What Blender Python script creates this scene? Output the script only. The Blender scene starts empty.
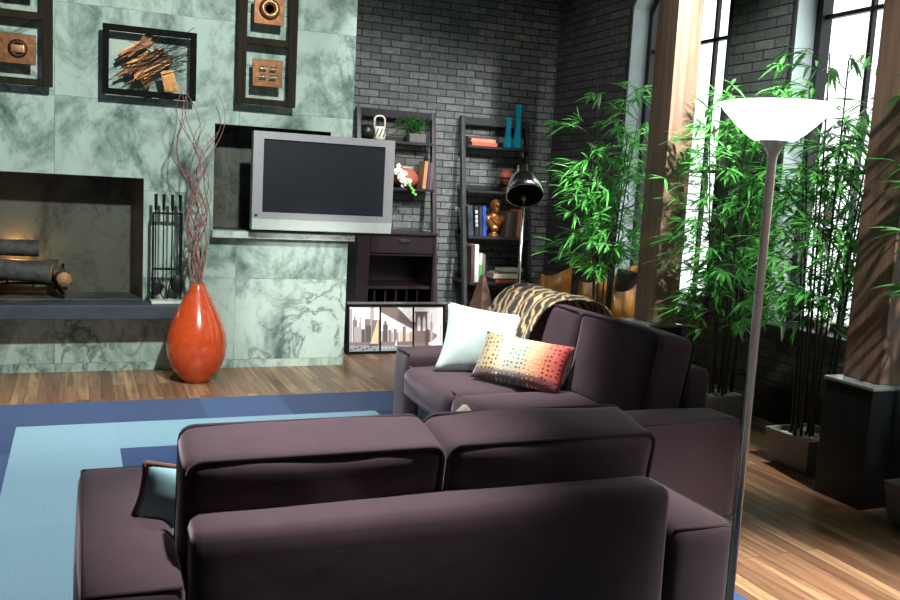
import bpy, bmesh, math, random
from mathutils import Vector, Matrix, noise
random.seed(7)
S = bpy.context.scene
COL = S.collection
PI = math.pi
V = Vector

# ------------------------------------------------------------------ materials
def srgb(r, g, b):
    f = lambda c: (c/255/12.92) if c/255 <= .04045 else ((c/255+.055)/1.055)**2.4
    return (f(r), f(g), f(b), 1)

class NT:
    def __init__(s, name):
        s.m = bpy.data.materials.new(name); s.m.use_nodes = True
        s.t = s.m.node_tree; s.b = s.t.nodes['Principled BSDF']
    def n(s, typ, **kw):
        x = s.t.nodes.new(typ)
        for k, v in kw.items():
            if k in x.inputs.keys(): x.inputs[k].default_value = v
            else: setattr(x, k, v)
        return x
    def l(s, a, b): s.t.links.new(a, b)
    def set(s, **kw):
        for k, v in kw.items(): s.b.inputs[k.replace('_', ' ')].default_value = v
    def coord(s, which='Object'): return s.n('ShaderNodeTexCoord').outputs[which]
    def ramp(s, fac, stops, interp='LINEAR'):
        r = s.n('ShaderNodeValToRGB'); r.color_ramp.interpolation = interp
        e = r.color_ramp.elements
        while len(e) < len(stops): e.new(.5)
        for i, (p, c) in enumerate(stops): e[i].position = p; e[i].color = c
        s.l(fac, r.inputs[0]); return r.outputs[0]
    def mix(s, fac, a, b, mode='MIX'):
        x = s.n('ShaderNodeMix', data_type='RGBA', blend_type=mode)
        for i, v in ((0, fac), (6, a), (7, b)):
            if hasattr(v, 'is_linked'): s.l(v, x.inputs[i])
            else: x.inputs[i].default_value = v
        return x.outputs[2]
    def noise(s, vec, scale, detail=4, rough=.5, dist=0):
        x = s.n('ShaderNodeTexNoise', Scale=scale, Detail=detail, Roughness=rough, Distortion=dist)
        if vec is not None: s.l(vec, x.inputs['Vector'])
        return x.outputs[0]
    def bump(s, h, strength=.3, dist=.01):
        x = s.n('ShaderNodeBump', Strength=strength, Distance=dist)
        s.l(h, x.inputs['Height']); s.l(x.outputs[0], s.b.inputs['Normal'])
    def math(s, op, a, b=0.):
        x = s.n('ShaderNodeMath', operation=op)
        for i, v in ((0, a), (1, b)):
            if hasattr(v, 'is_linked'): s.l(v, x.inputs[i])
            else: x.inputs[i].default_value = v
        return x.outputs[0]
    def swz(s, vec, order):
        sp = s.n('ShaderNodeSeparateXYZ'); s.l(vec, sp.inputs[0])
        c = s.n('ShaderNodeCombineXYZ')
        for i, ch in enumerate(order):
            if ch in 'XYZ': s.l(sp.outputs['XYZ'.index(ch)], c.inputs[i])
        return c.outputs[0]

_mc = {}
def plain(name, col, rough=.5, metal=0., var=.12, scale=18., bump=0., **kw):
    if name in _mc: return _mc[name]
    t = NT(name); c = t.coord()
    f = t.noise(c, scale, 5, .6)
    lo = tuple(x*(1-var) for x in col[:3])+(1,); hi = tuple(min(1, x*(1+var)) for x in col[:3])+(1,)
    t.l(t.ramp(f, [(.3, lo), (.7, hi)]), t.b.inputs['Base Color'])
    t.set(Roughness=rough, Metallic=metal, **kw)
    if bump: t.bump(f, bump, .004)
    _mc[name] = t.m; return t.m

def marble(name, light, mid, dark, panels=True, rough=.5, shift=0.):
    t = NT(name); c = t.coord()
    mp = t.n('ShaderNodeMapping'); t.l(c, mp.inputs[0]); mp.inputs['Location'].default_value = (shift, shift*.7, shift*.3)
    # each slab gets its own piece of veining
    xz = t.swz(c, 'XZ0')
    off = t.n('ShaderNodeMapping'); t.l(xz, off.inputs[0]); off.inputs['Location'].default_value = (1.44, -.065, 0)
    br = t.n('ShaderNodeTexBrick', offset=0., Scale=1.)
    for k, v in (('Mortar Size', .0022), ('Brick Width', 1.29), ('Row Height', .645), ('Mortar Smooth', .1)): br.inputs[k].default_value = v
    br.inputs['Color1'].default_value = (0, 0, 0, 1); br.inputs['Color2'].default_value = (1, 1, 1, 1)
    t.l(off.outputs[0], br.inputs[0])
    vm = t.n('ShaderNodeVectorMath', operation='SCALE'); t.l(br.outputs[0], vm.inputs[0]); vm.inputs['Scale'].default_value = 4.7 if panels else 0
    va = t.n('ShaderNodeVectorMath', operation='ADD'); t.l(mp.outputs[0], va.inputs[0]); t.l(vm.outputs[0], va.inputs[1])
    st = t.n('ShaderNodeMapping'); t.l(va.outputs[0], st.inputs[0]); st.inputs['Rotation'].default_value = (0, .75, 0); st.inputs['Scale'].default_value = (1., 1., .68)
    v = st.outputs[0]
    cloud = t.noise(v, 2.9, 9, .66, .55)
    fine = t.noise(v, 13, 7, .7, .4)
    big = t.noise(v, 1.1, 3, .5, .4)
    vein = t.noise(v, 2.6, 5, .6, 1.1)
    vv = t.math('ABSOLUTE', t.math('SUBTRACT', vein, .5))
    veinm = t.ramp(vv, [(0., (.8, .8, .8, 1)), (.012, (.45, .45, .45, 1)), (.045, (0, 0, 0, 1))])
    veinm = t.mix(1., veinm, t.ramp(big, [(.45, (0, 0, 0, 1)), (.6, (1, 1, 1, 1))]), 'MULTIPLY')
    f = t.math('ADD', t.math('MULTIPLY', cloud, .8), t.math('MULTIPLY', fine, .2))
    base = t.ramp(f, [(.36, dark), (.455, mid), (.53, light), (.68, tuple(min(1, x*1.12) for x in light[:3])+(1,))])
    base = t.mix(veinm, base, tuple(x*.7 for x in dark[:3])+(1,))
    if panels: base = t.mix(t.math('MULTIPLY', br.outputs['Fac'], .4), base, (.05, .07, .065, 1))
    t.l(base, t.b.inputs['Base Color']); t.set(Roughness=rough, Specular_IOR_Level=.25)
    return t.m

def brickmat(name, order, bw=.195, rh=.068, tone=1.):
    t = NT(name); c = t.coord(); v = t.swz(c, order)
    jit = t.n('ShaderNodeVectorMath', operation='MULTIPLY_ADD')
    nz = t.n('ShaderNodeTexNoise', Scale=7., Detail=2.); t.l(c, nz.inputs['Vector'])
    t.l(nz.outputs['Color'], jit.inputs[0]); jit.inputs[1].default_value = (.008, .008, 0); t.l(v, jit.inputs[2])
    br = t.n('ShaderNodeTexBrick', offset=.5)
    for k, x in (('Scale', 1.), ('Mortar Size', .0055), ('Brick Width', bw), ('Row Height', rh), ('Mortar Smooth', .35), ('Bias', 0.)): br.inputs[k].default_value = x
    br.inputs['Color1'].default_value = (0, 0, 0, 1); br.inputs['Color2'].default_value = (1, 1, 1, 1); br.inputs['Mortar'].default_value = (0, 0, 0, 1)
    t.l(jit.outputs[0], br.inputs[0])
    face = t.ramp(br.outputs[0], [(0, srgb(84*tone, 90*tone, 90*tone)), (.5, srgb(102*tone, 108*tone, 107*tone)), (1, srgb(122*tone, 126*tone, 123*tone))])
    n = t.noise(c, 26, 6, .7)
    face = t.mix(t.ramp(n, [(.35, (.75, .75, .75, 1)), (.6, (0, 0, 0, 1))]), face, srgb(68*tone, 72*tone, 72*tone))
    colr = t.mix(br.outputs['Fac'], face, srgb(22, 24, 24))
    t.l(colr, t.b.inputs['Base Color']); t.set(Roughness=.55)
    h = t.math('ADD', t.math('MULTIPLY', t.math('SUBTRACT', 1., br.outputs['Fac']), 1.), t.math('MULTIPLY', n, .35))
    t.bump(h, .7, .012)
    return t.m

def floormat():
    t = NT('wood_planks'); c = t.coord(); v = t.swz(c, 'YX0')
    br = t.n('ShaderNodeTexBrick', offset=.37)
    for k, x in (('Scale', 1.), ('Mortar Size', .0012), ('Brick Width', 1.1), ('Row Height', .078), ('Mortar Smooth', .1)): br.inputs[k].default_value = x
    br.inputs['Color1'].default_value = (0, 0, 0, 1); br.inputs['Color2'].default_value = (1, 1, 1, 1)
    t.l(v, br.inputs[0])
    mp = t.n('ShaderNodeMapping'); t.l(c, mp.inputs[0]); mp.inputs['Scale'].default_value = (22, 1.3, 1)
    vm = t.n('ShaderNodeVectorMath', operation='SCALE'); t.l(br.outputs[0], vm.inputs[0]); vm.inputs['Scale'].default_value = 13.
    va = t.n('ShaderNodeVectorMath', operation='ADD'); t.l(mp.outputs[0], va.inputs[0]); t.l(vm.outputs[0], va.inputs[1])
    g = t.noise(va.outputs[0], 1., 6, .62, .6)
    base = t.ramp(br.outputs[0], [(0, srgb(126, 91, 67)), (.5, srgb(168, 126, 94)), (1, srgb(196, 156, 118))])
    base = t.mix(t.ramp(g, [(.36, (.8, .8, .8, 1)), (.62, (0, 0, 0, 1))]), base, srgb(92, 66, 49))
    base = t.mix(br.outputs['Fac'], base, srgb(60, 40, 28))
    t.l(base, t.b.inputs['Base Color']); t.set(Roughness=.38)
    t.bump(t.math('SUBTRACT', g, br.outputs['Fac']), .12, .004)
    return t.m

def woodmat(name, dark, light, axis='Z', rough=.4, fine=30, spec=.5):
    t = NT(name); c = t.coord(); mp = t.n('ShaderNodeMapping'); t.l(c, mp.inputs[0])
    mp.inputs['Scale'].default_value = tuple(1.2 if a == axis else fine for a in 'XYZ')
    g = t.noise(mp.outputs[0], 1., 6, .6, .5)
    t.l(t.ramp(g, [(.3, dark), (.7, light)]), t.b.inputs['Base Color']); t.set(Roughness=rough)
    t.set(Specular_IOR_Level=spec)
    t.bump(g, .08, .003); return t.m

def fabric(name, col, sheen=.5, var=.14, weave=420.):
    t = NT(name); c = t.coord()
    f = t.noise(c, 9, 5, .65); w = t.noise(c, weave, 2, .5)
    lo = tuple(x*(1-var) for x in col[:3])+(1,); hi = tuple(x*(1+var) for x in col[:3])+(1,)
    b = t.mix(t.math('MULTIPLY', w, .55), t.ramp(f, [(.3, lo), (.7, hi)]), tuple(x*.55 for x in col[:3])+(1,))
    t.l(b, t.b.inputs['Base Color']); t.set(Roughness=.85, Sheen_Weight=sheen, Sheen_Roughness=.4)
    t.b.inputs['Sheen Tint'].default_value = (.9, .75, .85, 1)
    folds = t.noise(c, 7, 3, .5, .5)
    t.bump(t.math('ADD', t.math('MULTIPLY', folds, 1.), t.math('MULTIPLY', w, .12)), .22, .012); return t.m

M = {}
M['marble'] = marble('marble_panels', srgb(186, 203, 193), srgb(146, 166, 156), srgb(78, 99, 92))
M['marble_slab'] = marble('marble_slab', srgb(224, 232, 224), srgb(196, 208, 200), srgb(130, 146, 140), False, shift=3.)
M['marble_dark'] = marble('marble_recess', srgb(98, 98, 87), srgb(78, 77, 68), srgb(46, 47, 42), False, .45, 7.)  # dark marble for both recesses, sooty in the fireplace
M['slate'] = plain('slate', srgb(62, 72, 80), .5, 0, .25, 9, .2)
M['brick_back'] = brickmat('grey_brick_back', 'XZ0')
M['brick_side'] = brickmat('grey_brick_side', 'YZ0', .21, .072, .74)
M['floor'] = floormat()
M['plaster'] = plain('dark_plaster', srgb(70, 70, 70), .8)
M['black_paint'] = plain('black_paint', srgb(24, 26, 27), .35, 0, .2, 30)
M['lining'] = plain('matt_black_lining', srgb(16, 14, 13), .9)
M['jamb'] = plain('grey_jamb_paint', srgb(150, 162, 166), .45, 0, .1, 8)
M['iron'] = plain('black_iron', srgb(26, 28, 29), .45, .3, .2, 40, .2)
M['plinth'] = plain('plinth_black', srgb(22, 28, 28), .32, 0, .25, 6)
M['plinth_top'] = plain('plinth_ledge', srgb(112, 120, 118), .3, 0, .1, 8)
M['beam'] = woodmat('column_wood', srgb(98, 76, 62), srgb(136, 110, 93), 'Z', .5, 26)
M['sofa'] = fabric('plum_fabric', srgb(68, 49, 57), .4)
M['piping'] = fabric('plum_piping', srgb(46, 33, 39), .2)
M['foot'] = plain('dark_foot', srgb(30, 24, 22), .4)
M['mint'] = None
M['espresso'] = woodmat('espresso_wood', srgb(22, 13, 20), srgb(36, 23, 32), 'X', .35, 40)
M['espresso_v'] = woodmat('espresso_wood_v', srgb(26, 19, 26), srgb(46, 37, 46), 'Z', .3, 40)
M['black_wood'] = woodmat('black_wood', srgb(26, 26, 28), srgb(44, 44, 47), 'X', .35, 40)
M['black_wood_v'] = woodmat('black_wood_v', srgb(36, 37, 39), srgb(58, 59, 61), 'Z', .3, 40)
M['chrome'] = plain('chrome', (.8, .8, .8, 1), .16, 1., .04)
M['steel'] = plain('brushed_steel', (.74, .66, .58, 1), .26, .4, .08, 60)
M['silver'] = plain('silver_plastic', srgb(176, 172, 178), .42, .25, .04)
M['silver_light'] = plain('speaker_bar_plastic', srgb(206, 212, 208), .45, .1, .04)
M['screen'] = plain('screen', srgb(40, 40, 49), .3, 0, .08, 2)
M['shelfmetal'] = M['steel']
M['lacquer'] = plain('orange_lacquer', srgb(212, 80, 38), .22, 0, .16, 22, 0., Coat_Weight=.6, Coat_Roughness=.12)
M['branch'] = plain('branch_bark', srgb(152, 108, 102), .35, 0, .35, 40)
M['bronze'] = plain('copper_plate', srgb(122, 78, 48), .42, .6, .4, 26, .3)
M['bronze_dark'] = plain('dark_copper', srgb(74, 44, 28), .45, .7, .3, 26, .3)
M['copper_bright'] = plain('bright_copper', srgb(226, 170, 130), .25, .9, .15, 30)
M['copper_gold'] = plain('gold_copper', srgb(150, 104, 60), .35, .7, .4, 40)
M['pewter'] = plain('pewter', srgb(200, 190, 165), .3, .8, .15, 40)
M['frame_brown'] = woodmat('frame_brown', srgb(38, 32, 24), srgb(56, 48, 36), 'Z', .75, 30, .1)
M['frame_black'] = woodmat('frame_black', srgb(12, 11, 11), srgb(22, 20, 20), 'X', .75, 30, .1)
M['log'] = plain('charred_log', srgb(78, 76, 74), .75, 0, .6, 14, .8)
M['log_end'] = plain('cut_log', srgb(190, 140, 100), .7, 0, .25, 22)
M['concrete'] = plain('concrete_planter', srgb(112, 112, 108), .55, 0, .14, 16, .15)
M['soil'] = plain('planter_soil', srgb(30, 26, 22), .9)
M['pebble'] = plain('pebbles', srgb(188, 178, 162), .5, 0, .3, 20)
M['cane'] = plain('bamboo_cane', srgb(44, 46, 34), .45, 0, .35, 24)
M['teal'] = plain('teal_glass', srgb(20, 140, 168), .15, 0, .08, 10, 0., Coat_Weight=.5)
M['bust'] = plain('bust_bronze', srgb(176, 116, 62), .34, .75, .25, 18)
M['football'] = plain('football_leather', srgb(172, 92, 72), .5, 0, .12, 90, .3)
M['white'] = plain('ivory', srgb(232, 226, 206), .45, 0, .06)
M['petal'] = plain('white_petals', srgb(244, 238, 226), .6, 0, .05)
M['pink'] = plain('pink_petals', srgb(196, 110, 150), .6, 0, .15)
M['berry'] = plain('green_berries', srgb(120, 210, 90), .35, 0, .1)
M['stone'] = plain('grey_stone', srgb(96, 94, 94), .7, 0, .2, 30, .3)
M['wood_orange'] = woodmat('honey_wood', srgb(176, 108, 50), srgb(214, 148, 80), 'Z', .35, 22)
M['seat_black'] = fabric('black_upholstery', srgb(34, 34, 36), .2)
M['wicker'] = plain('brown_weave', srgb(92, 68, 56), .7, 0, .4, 70, .6)
M['navy_edge'] = None

def leafmat(name, a, b):
    t = NT(name); c = t.coord(); f = t.noise(c, 9, 3, .6)
    t.l(t.ramp(f, [(.3, a), (.7, b)]), t.b.inputs['Base Color'])
    t.set(Roughness=.26, Specular_IOR_Level=.75)
    tr = t.n('ShaderNodeBsdfTranslucent'); t.l(t.ramp(f, [(.3, tuple(x*1.5 for x in a[:3])+(1,)), (.7, tuple(min(1, x*1.5) for x in b[:3])+(1,))]), tr.inputs[0])
    mx = t.n('ShaderNodeMixShader', Fac=.38); out = t.t.nodes['Material Output']
    t.l(t.b.outputs[0], mx.inputs[1]); t.l(tr.outputs[0], mx.inputs[2]); t.l(mx.outputs[0], out.inputs[0])
    return t.m
M['leaf'] = leafmat('bamboo_leaf', srgb(56, 136, 60), srgb(116, 194, 100))
M['fern'] = leafmat('fern_leaf', srgb(30, 96, 40), srgb(66, 140, 60))

def satin():
    t = NT('mint_satin'); c = t.coord(); f = t.noise(c, 7, 4, .6)
    t.l(t.ramp(f, [(.3, srgb(186, 212, 204)), (.7, srgb(206, 226, 218))]), t.b.inputs['Base Color'])
    t.set(Roughness=.36, Sheen_Weight=.5); t.bump(t.noise(c, 16, 3, .5, .6), .12, .01); return t.m
M['mint'] = satin()
M['aqua'] = fabric('aqua_fabric', srgb(150, 198, 200), .4)
M['tan_trim'] = fabric('brown_trim', srgb(120, 88, 74), .3)

def rugmat():
    t = NT('carpet_tiles'); c = t.coord(); v = t.swz(c, 'XY0')
    br = t.n('ShaderNodeTexBrick', offset=0.)
    for k, x in (('Scale', 1.), ('Mortar Size', .0015), ('Brick Width', .535), ('Row Height', .535)): br.inputs[k].default_value = x
    br.inputs['Color1'].default_value = (0, 0, 0, 1); br.inputs['Color2'].default_value = (1, 1, 1, 1)
    t.l(v, br.inputs[0])
    # rings by Chebyshev distance from the middle of the rug (object origin at its corner)
    sp = t.n('ShaderNodeSeparateXYZ'); t.l(c, sp.inputs[0])
    ring = None
    for ax, size in ((0, 6), (1, 9)):
        a = t.math('DIVIDE', sp.outputs[ax], .535)
        d = t.math('MINIMUM', a, t.math('SUBTRACT', float(size), a))
        ring = d if ring is None else t.math('MINIMUM', ring, d)
    k = t.math('FLOOR', ring)
    isl = t.math('COMPARE', k, 1.); # light ring
    t.t.nodes[-1].inputs[2].default_value = .3
    dark = t.ramp(br.outputs[0], [(0, srgb(36, 60, 104)), (.5, srgb(46, 74, 122)), (1, srgb(68, 97, 144))])
    light = t.ramp(br.outputs[0], [(0, srgb(146, 188, 204)), (1, srgb(152, 193, 208))])
    n = t.noise(c, 160, 3, .7)
    colr = t.mix(isl, dark, light)
    colr = t.mix(t.ramp(n, [(.35, (.35, .35, .35, 1)), (.65, (0, 0, 0, 1))]), colr, srgb(40, 70, 110))
    t.l(colr, t.b.inputs['Base Color']); t.set(Roughness=.95, Sheen_Weight=.2)
    t.bump(n, .4, .006); return t.m
M['rug'] = rugmat()

def throwmat():
    t = NT('tiger_stripe'); c = t.coord('UV')
    w = t.n('ShaderNodeTexWave', wave_type='BANDS', bands_direction='X', Scale=4.4, Distortion=9., Detail=2.)
    w.inputs['Detail Scale'].default_value = 1.6
    mp = t.n('ShaderNodeMapping'); t.l(c, mp.inputs[0]); mp.inputs['Rotation'].default_value = (0, 0, .45); mp.inputs['Scale'].default_value = (1., 1.15, 1)
    t.l(mp.outputs[0], w.inputs[0])
    b = t.ramp(w.outputs[1], [(0., srgb(28, 20, 16)), (.60, srgb(34, 25, 19)), (.76, srgb(178, 142, 84)), (1., srgb(222, 192, 136))])
    t.l(b, t.b.inputs['Base Color']); t.set(Roughness=.6, Sheen_Weight=.5)
    t.bump(w.outputs[1], .25, .01); return t.m
M['tiger'] = throwmat()

def lumbarmat():
    t = NT('dotted_lumbar'); c = t.coord('UV')
    sp = t.n('ShaderNodeSeparateXYZ'); t.l(c, sp.inputs[0])
    base = t.ramp(sp.outputs[0], [(0., srgb(150, 136, 96)), (.2, srgb(206, 190, 150)), (.3, srgb(240, 226, 196)), (.62, srgb(238, 200, 160)), (.8, srgb(226, 130, 92)), (1., srgb(196, 56, 54))])
    mp = t.n('ShaderNodeMapping'); t.l(c, mp.inputs[0]); mp.inputs['Scale'].default_value = (20, 11, 1); mp.inputs['Location'].default_value = (0, 0, 0)
    vo = t.n('ShaderNodeTexVoronoi', Randomness=.0, Scale=1.); vo.inputs['Randomness'].default_value = .3
    t.l(mp.outputs[0], vo.inputs[0])
    dot = t.ramp(vo.outputs['Distance'], [(.24, (1, 1, 1, 1)), (.34, (0, 0, 0, 1))])
    dotc = t.ramp(sp.outputs[0], [(0., srgb(92, 84, 46)), (.26, srgb(214, 206, 150)), (.3, srgb(236, 240, 232)), (.36, srgb(60, 170, 196)), (.56, srgb(34, 106, 150)), (.6, srgb(240, 190, 120)), (.76, srgb(230, 120, 90)), (.8, srgb(150, 30, 52)), (1., srgb(220, 60, 80))], 'CONSTANT')
    colr = t.mix(dot, base, dotc)
    low = t.ramp(sp.outputs[1], [(0., (.85, .85, .85, 1)), (.14, (.8, .8, .8, 1)), (.24, (0, 0, 0, 1))])
    low = t.mix(dot, low, (0, 0, 0, 1))
    colr = t.mix(low, colr, srgb(84, 50, 74))
    t.l(colr, t.b.inputs['Base Color']); t.set(Roughness=.7, Sheen_Weight=.3)
    t.bump(dot, .5, .006); return t.m
M['lumbar'] = lumbarmat()

def glassmat():
    t = NT('window_glass'); out = t.t.nodes['Material Output']
    tr = t.n('ShaderNodeBsdfTransparent'); gl = t.n('ShaderNodeBsdfGlossy', Roughness=.02)
    mx = t.n('ShaderNodeMixShader', Fac=.06)
    t.l(tr.outputs[0], mx.inputs[1]); t.l(gl.outputs[0], mx.inputs[2]); t.l(mx.outputs[0], out.inputs[0]); return t.m
M['glass'] = glassmat()
def shademat():
    t = NT('lit_frosted_shade'); t.set(Roughness=.4)
    t.b.inputs['Base Color'].default_value = (.9, .9, .88, 1)
    t.b.inputs['Emission Color'].default_value = (1, .97, .93, 1); t.b.inputs['Emission Strength'].default_value = 2.6; return t.m
M['shade'] = shademat()
def flat(name, r, g, b, rough=.5): return plain('c_'+name, srgb(r, g, b), rough, 0, .06)

# ------------------------------------------------------------------ mesh helpers
def link(name, bm, mat, parent=None, smooth=False, bevel=0., seg=2, mod=None):
    me = bpy.data.meshes.new(name); bmesh.ops.recalc_face_normals(bm, faces=bm.faces); bm.to_mesh(me); bm.free()
    o = bpy.data.objects.new(name, me); COL.objects.link(o)
    for m in (mat if isinstance(mat, (list, tuple)) else [mat]): me.materials.append(m)
    if smooth:
        for p in me.polygons: p.use_smooth = True
    if parent is not None: o.parent = parent
    if bevel:
        b = o.modifiers.new('bevel', 'BEVEL'); b.width = bevel; b.segments = seg; b.limit_method = 'ANGLE'; b.angle_limit = .6
        if not smooth:
            for p in me.polygons: p.use_smooth = True
            wn = o.modifiers.new('wn', 'WEIGHTED_NORMAL'); wn.keep_sharp = True
    return o

def BM(): return bmesh.new()
def box(bm, x0, x1, y0, y1, z0, z1, mi=0, rot=None, at=None):
    vs = [bm.verts.new((x, y, z)) for z in (z0, z1) for y in (y0, y1) for x in (x0, x1)]
    for f in ((0, 2, 3, 1), (4, 5, 7, 6), (0, 1, 5, 4), (2, 6, 7, 3), (0, 4, 6, 2), (1, 3, 7, 5)):
        bm.faces.new([vs[i] for i in f]).material_index = mi
    if rot is not None or at is not None:
        for v in vs:
            if rot is not None: v.co = rot @ v.co
            if at is not None: v.co += V(at)
    return vs
def B(*a, **k): bm = BM(); box(bm, *a, **k); return bm

def tube(bm, pts, rad, n=10, mi=0, cap=True):
    pts = [V(p) for p in pts]
    rs = rad if isinstance(rad, (list, tuple)) else [rad]*len(pts)
    rings = []; up = None
    for i, p in enumerate(pts):
        d = (pts[min(i+1, len(pts)-1)]-pts[max(i-1, 0)]).normalized()
        if up is None: up = d.orthogonal().normalized()
        up = (up-d*up.dot(d))
        up = up.normalized() if up.length > 1e-6 else d.orthogonal().normalized()
        s = d.cross(up)
        rings.append([bm.verts.new(p+(up*math.cos(2*PI*k/n)+s*math.sin(2*PI*k/n))*rs[i]) for k in range(n)])
    for a, b in zip(rings, rings[1:]):
        for k in range(n): bm.faces.new((a[k], a[(k+1) % n], b[(k+1) % n], b[k])).material_index = mi
    if cap:
        bm.faces.new(rings[0][::-1]).material_index = mi; bm.faces.new(rings[-1]).material_index = mi
def T(pts, rad, n=10): bm = BM(); tube(bm, pts, rad, n); return bm

def lathe(bm, prof, n=40, c=(0, 0, 0), mi=0, M4=None, cap=True):
    rings = []
    for r, z in prof:
        ring = []
        for k in range(n):
            p = V((r*math.cos(2*PI*k/n), r*math.sin(2*PI*k/n), z))
            if M4 is not None: p = M4 @ p
            ring.append(bm.verts.new(p+V(c)))
        rings.append(ring)
    for a, b in zip(rings, rings[1:]):
        for k in range(n): bm.faces.new((a[k], a[(k+1) % n], b[(k+1) % n], b[k])).material_index = mi
    for ring in (rings[0], rings[-1]) if cap else ():
        try: bm.faces.new(ring).material_index = mi
        except ValueError: pass
def L(*a, **k): bm = BM(); lathe(bm, *a, **k); return bm

def ball(bm, c, r, sx=1, sy=1, sz=1, seg=14, rot=None):
    g = bmesh.ops.create_uvsphere(bm, u_segments=seg, v_segments=max(6, seg//2+2), radius=r)
    for v in g['verts']:
        v.co = V((v.co.x*sx, v.co.y*sy, v.co.z*sz))
        if rot is not None: v.co = rot @ v.co
        v.co += V(c)
def BALL(*a, **k): bm = BM(); ball(bm, *a, **k); return bm

def cushion(w, d, h, r=.05, puff=(.0, .0, .02), n=14, wrinkle=.004, seed=0.):
    """soft rounded block centred on the origin; puff = extra bulge of the x, y and z faces"""
    bm = BM(); dim = V((w, d, h))
    sp = [math.copysign(1-(1-abs(t))**1.7, t) for t in [-1+2*i/n for i in range(n+1)]]
    cache = {}
    def vert(q):
        k = tuple(round(x, 5) for x in q)
        if k in cache: return cache[k]
        p = V((q[0]*w/2, q[1]*d/2, q[2]*h/2))
        inner = V([max(-(dim[i]/2-r), min(dim[i]/2-r, p[i])) for i in range(3)])
        e = p-inner
        if e.length > 1e-7: p = inner+e.normalized()*min(r, max(abs(x) for x in e) if sum(1 for x in e if abs(x) > 1e-6) == 1 else r)
        for i in range(3):
            j, k2 = [x for x in range(3) if x != i]
            p[i] += puff[i]*q[i]*(1-q[j]**2)*(1-q[k2]**2)
        if wrinkle:
            s = V((seed*3.1, seed*1.7, seed))
            p += V((noise.noise(p*5+s), noise.noise(p*5+s+V((9, 0, 0))), noise.noise(p*4+s+V((0, 9, 0)))))*wrinkle*2
        cache[k] = bm.verts.new(p); return cache[k]
    for ax in range(3):
        a, b = [x for x in range(3) if x != ax]
        for sgn in (-1, 1):
            for i in range(n):
                for j in range(n):
                    qs = []
                    for u, v in ((i, j), (i+1, j), (i+1, j+1), (i, j+1)):
                        q = [0, 0, 0]; q[ax] = sgn; q[a] = sp[u]; q[b] = sp[v]; qs.append(vert(q))
                    try: bm.faces.new(qs)
                    except ValueError: pass
    return bm
def xform(bm, mat):
    bmesh.ops.transform(bm, matrix=mat, verts=bm.verts); return bm
def TR(x, y, z): return Matrix.Translation((x, y, z))
def RX(a): return Matrix.Rotation(a, 4, 'X')
def RY(a): return Matrix.Rotation(a, 4, 'Y')
def RZ(a): return Matrix.Rotation(a, 4, 'Z')

def pillow(w, h, t, n=22, sag=.07, skew=0., seed=0.):
    """knife-edged pillow in the local XZ plane, thickness along Y, with UVs"""
    bm = BM(); uvl = bm.loops.layers.uv.new('UVMap'); g = {}
    for s in (-1, 1):
        for i in range(n+1):
            for j in range(n+1):
                u = -1+2*i/n; v = -1+2*j/n; edge = i in (0, n) or j in (0, n)
                if edge and ('e', i, j) in g: g[(s, i, j)] = g[('e', i, j)]; continue
                x = u*w/2*(1-sag*(1-v*v))+skew*v*h/2; z = v*h/2*(1-sag*(1-u*u))
                th = t/2*max(0, (1-u*u)*(1-v*v))**.42
                th *= 1+.12*noise.noise(V((u*1.6+seed, v*1.6, s*3)))
                vv = bm.verts.new((x, s*th, z)); g[(s, i, j)] = vv
                if edge: g[('e', i, j)] = vv
        for i in range(n):
            for j in range(n):
                f = bm.faces.new([g[(s, i, j)], g[(s, i+1, j)], g[(s, i+1, j+1)], g[(s, i, j+1)]])
                for lp, (a, b) in zip(f.loops, ((i, j), (i+1, j), (i+1, j+1), (i, j+1))): lp[uvl].uv = (a/n, b/n)
    return bm

def thing(name, label, cat, loc=(0, 0, 0), rz=0., group=None):
    o = bpy.data.objects.new(name, None); COL.objects.link(o); o.location = loc; o.rotation_euler = (0, 0, rz)
    o.empty_display_size = .1
    return tag(o, label, cat, group)
def tag(o, label, cat, group=None):
    o['label'] = label; o['category'] = cat
    if group: o['group'] = group
    return o
def struct(o): o['kind'] = 'structure'; return o
def place(o, x, y, z, rz=0., rx=0., ry=0.): o.location = (x, y, z); o.rotation_euler = (rx, ry, rz); return o

# ------------------------------------------------------------------ camera
th, ph, ro = math.radians(22.7), math.radians(7.1), math.radians(3.14)
F = V((math.sin(th)*math.cos(ph), math.cos(th)*math.cos(ph), -math.sin(ph)))
r0 = V((math.cos(th), -math.sin(th), 0)); u0 = r0.cross(F)
rr = r0*math.cos(ro)+u0*math.sin(ro); uu = rr.cross(F)
cam = bpy.data.cameras.new('camera'); co = bpy.data.objects.new('camera', cam); COL.objects.link(co)
cam.sensor_fit = 'HORIZONTAL'; cam.sensor_width = 36; cam.lens = 36; cam.clip_start = .05
m = Matrix((rr, uu, -F)).transposed().to_4x4(); m.translation = V((0, 0, 1.5)); co.matrix_world = m
S.camera = co

# ------------------------------------------------------------------ room shell
WX, BY, MY, CZ = 4.5, 8.29, 7.08, 4.3
struct(link('floor', B(-3.2, WX+.3, -2.6, BY+.2, -.1, 0), M['floor']))
struct(link('ceiling', B(-3.2, WX+.3, -2.6, BY+.2, CZ, CZ+.1), M['plaster']))  # unseen; added to keep sky light from flooding in above
struct(link('wall_back', B(-3.2, WX+.3, BY, BY+.2, 0, CZ), M['brick_back']))
struct(link('wall_rear', B(-3.2, WX+.3, -2.8, -2.6, 0, CZ), M['plaster']))  # unseen, added so no sky light enters from behind the camera
struct(link('wall_left', B(-3.4, -3.2, -2.6, BY+.2, 0, CZ), M['plaster']))  # also out of view, added to shut out sky light

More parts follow.
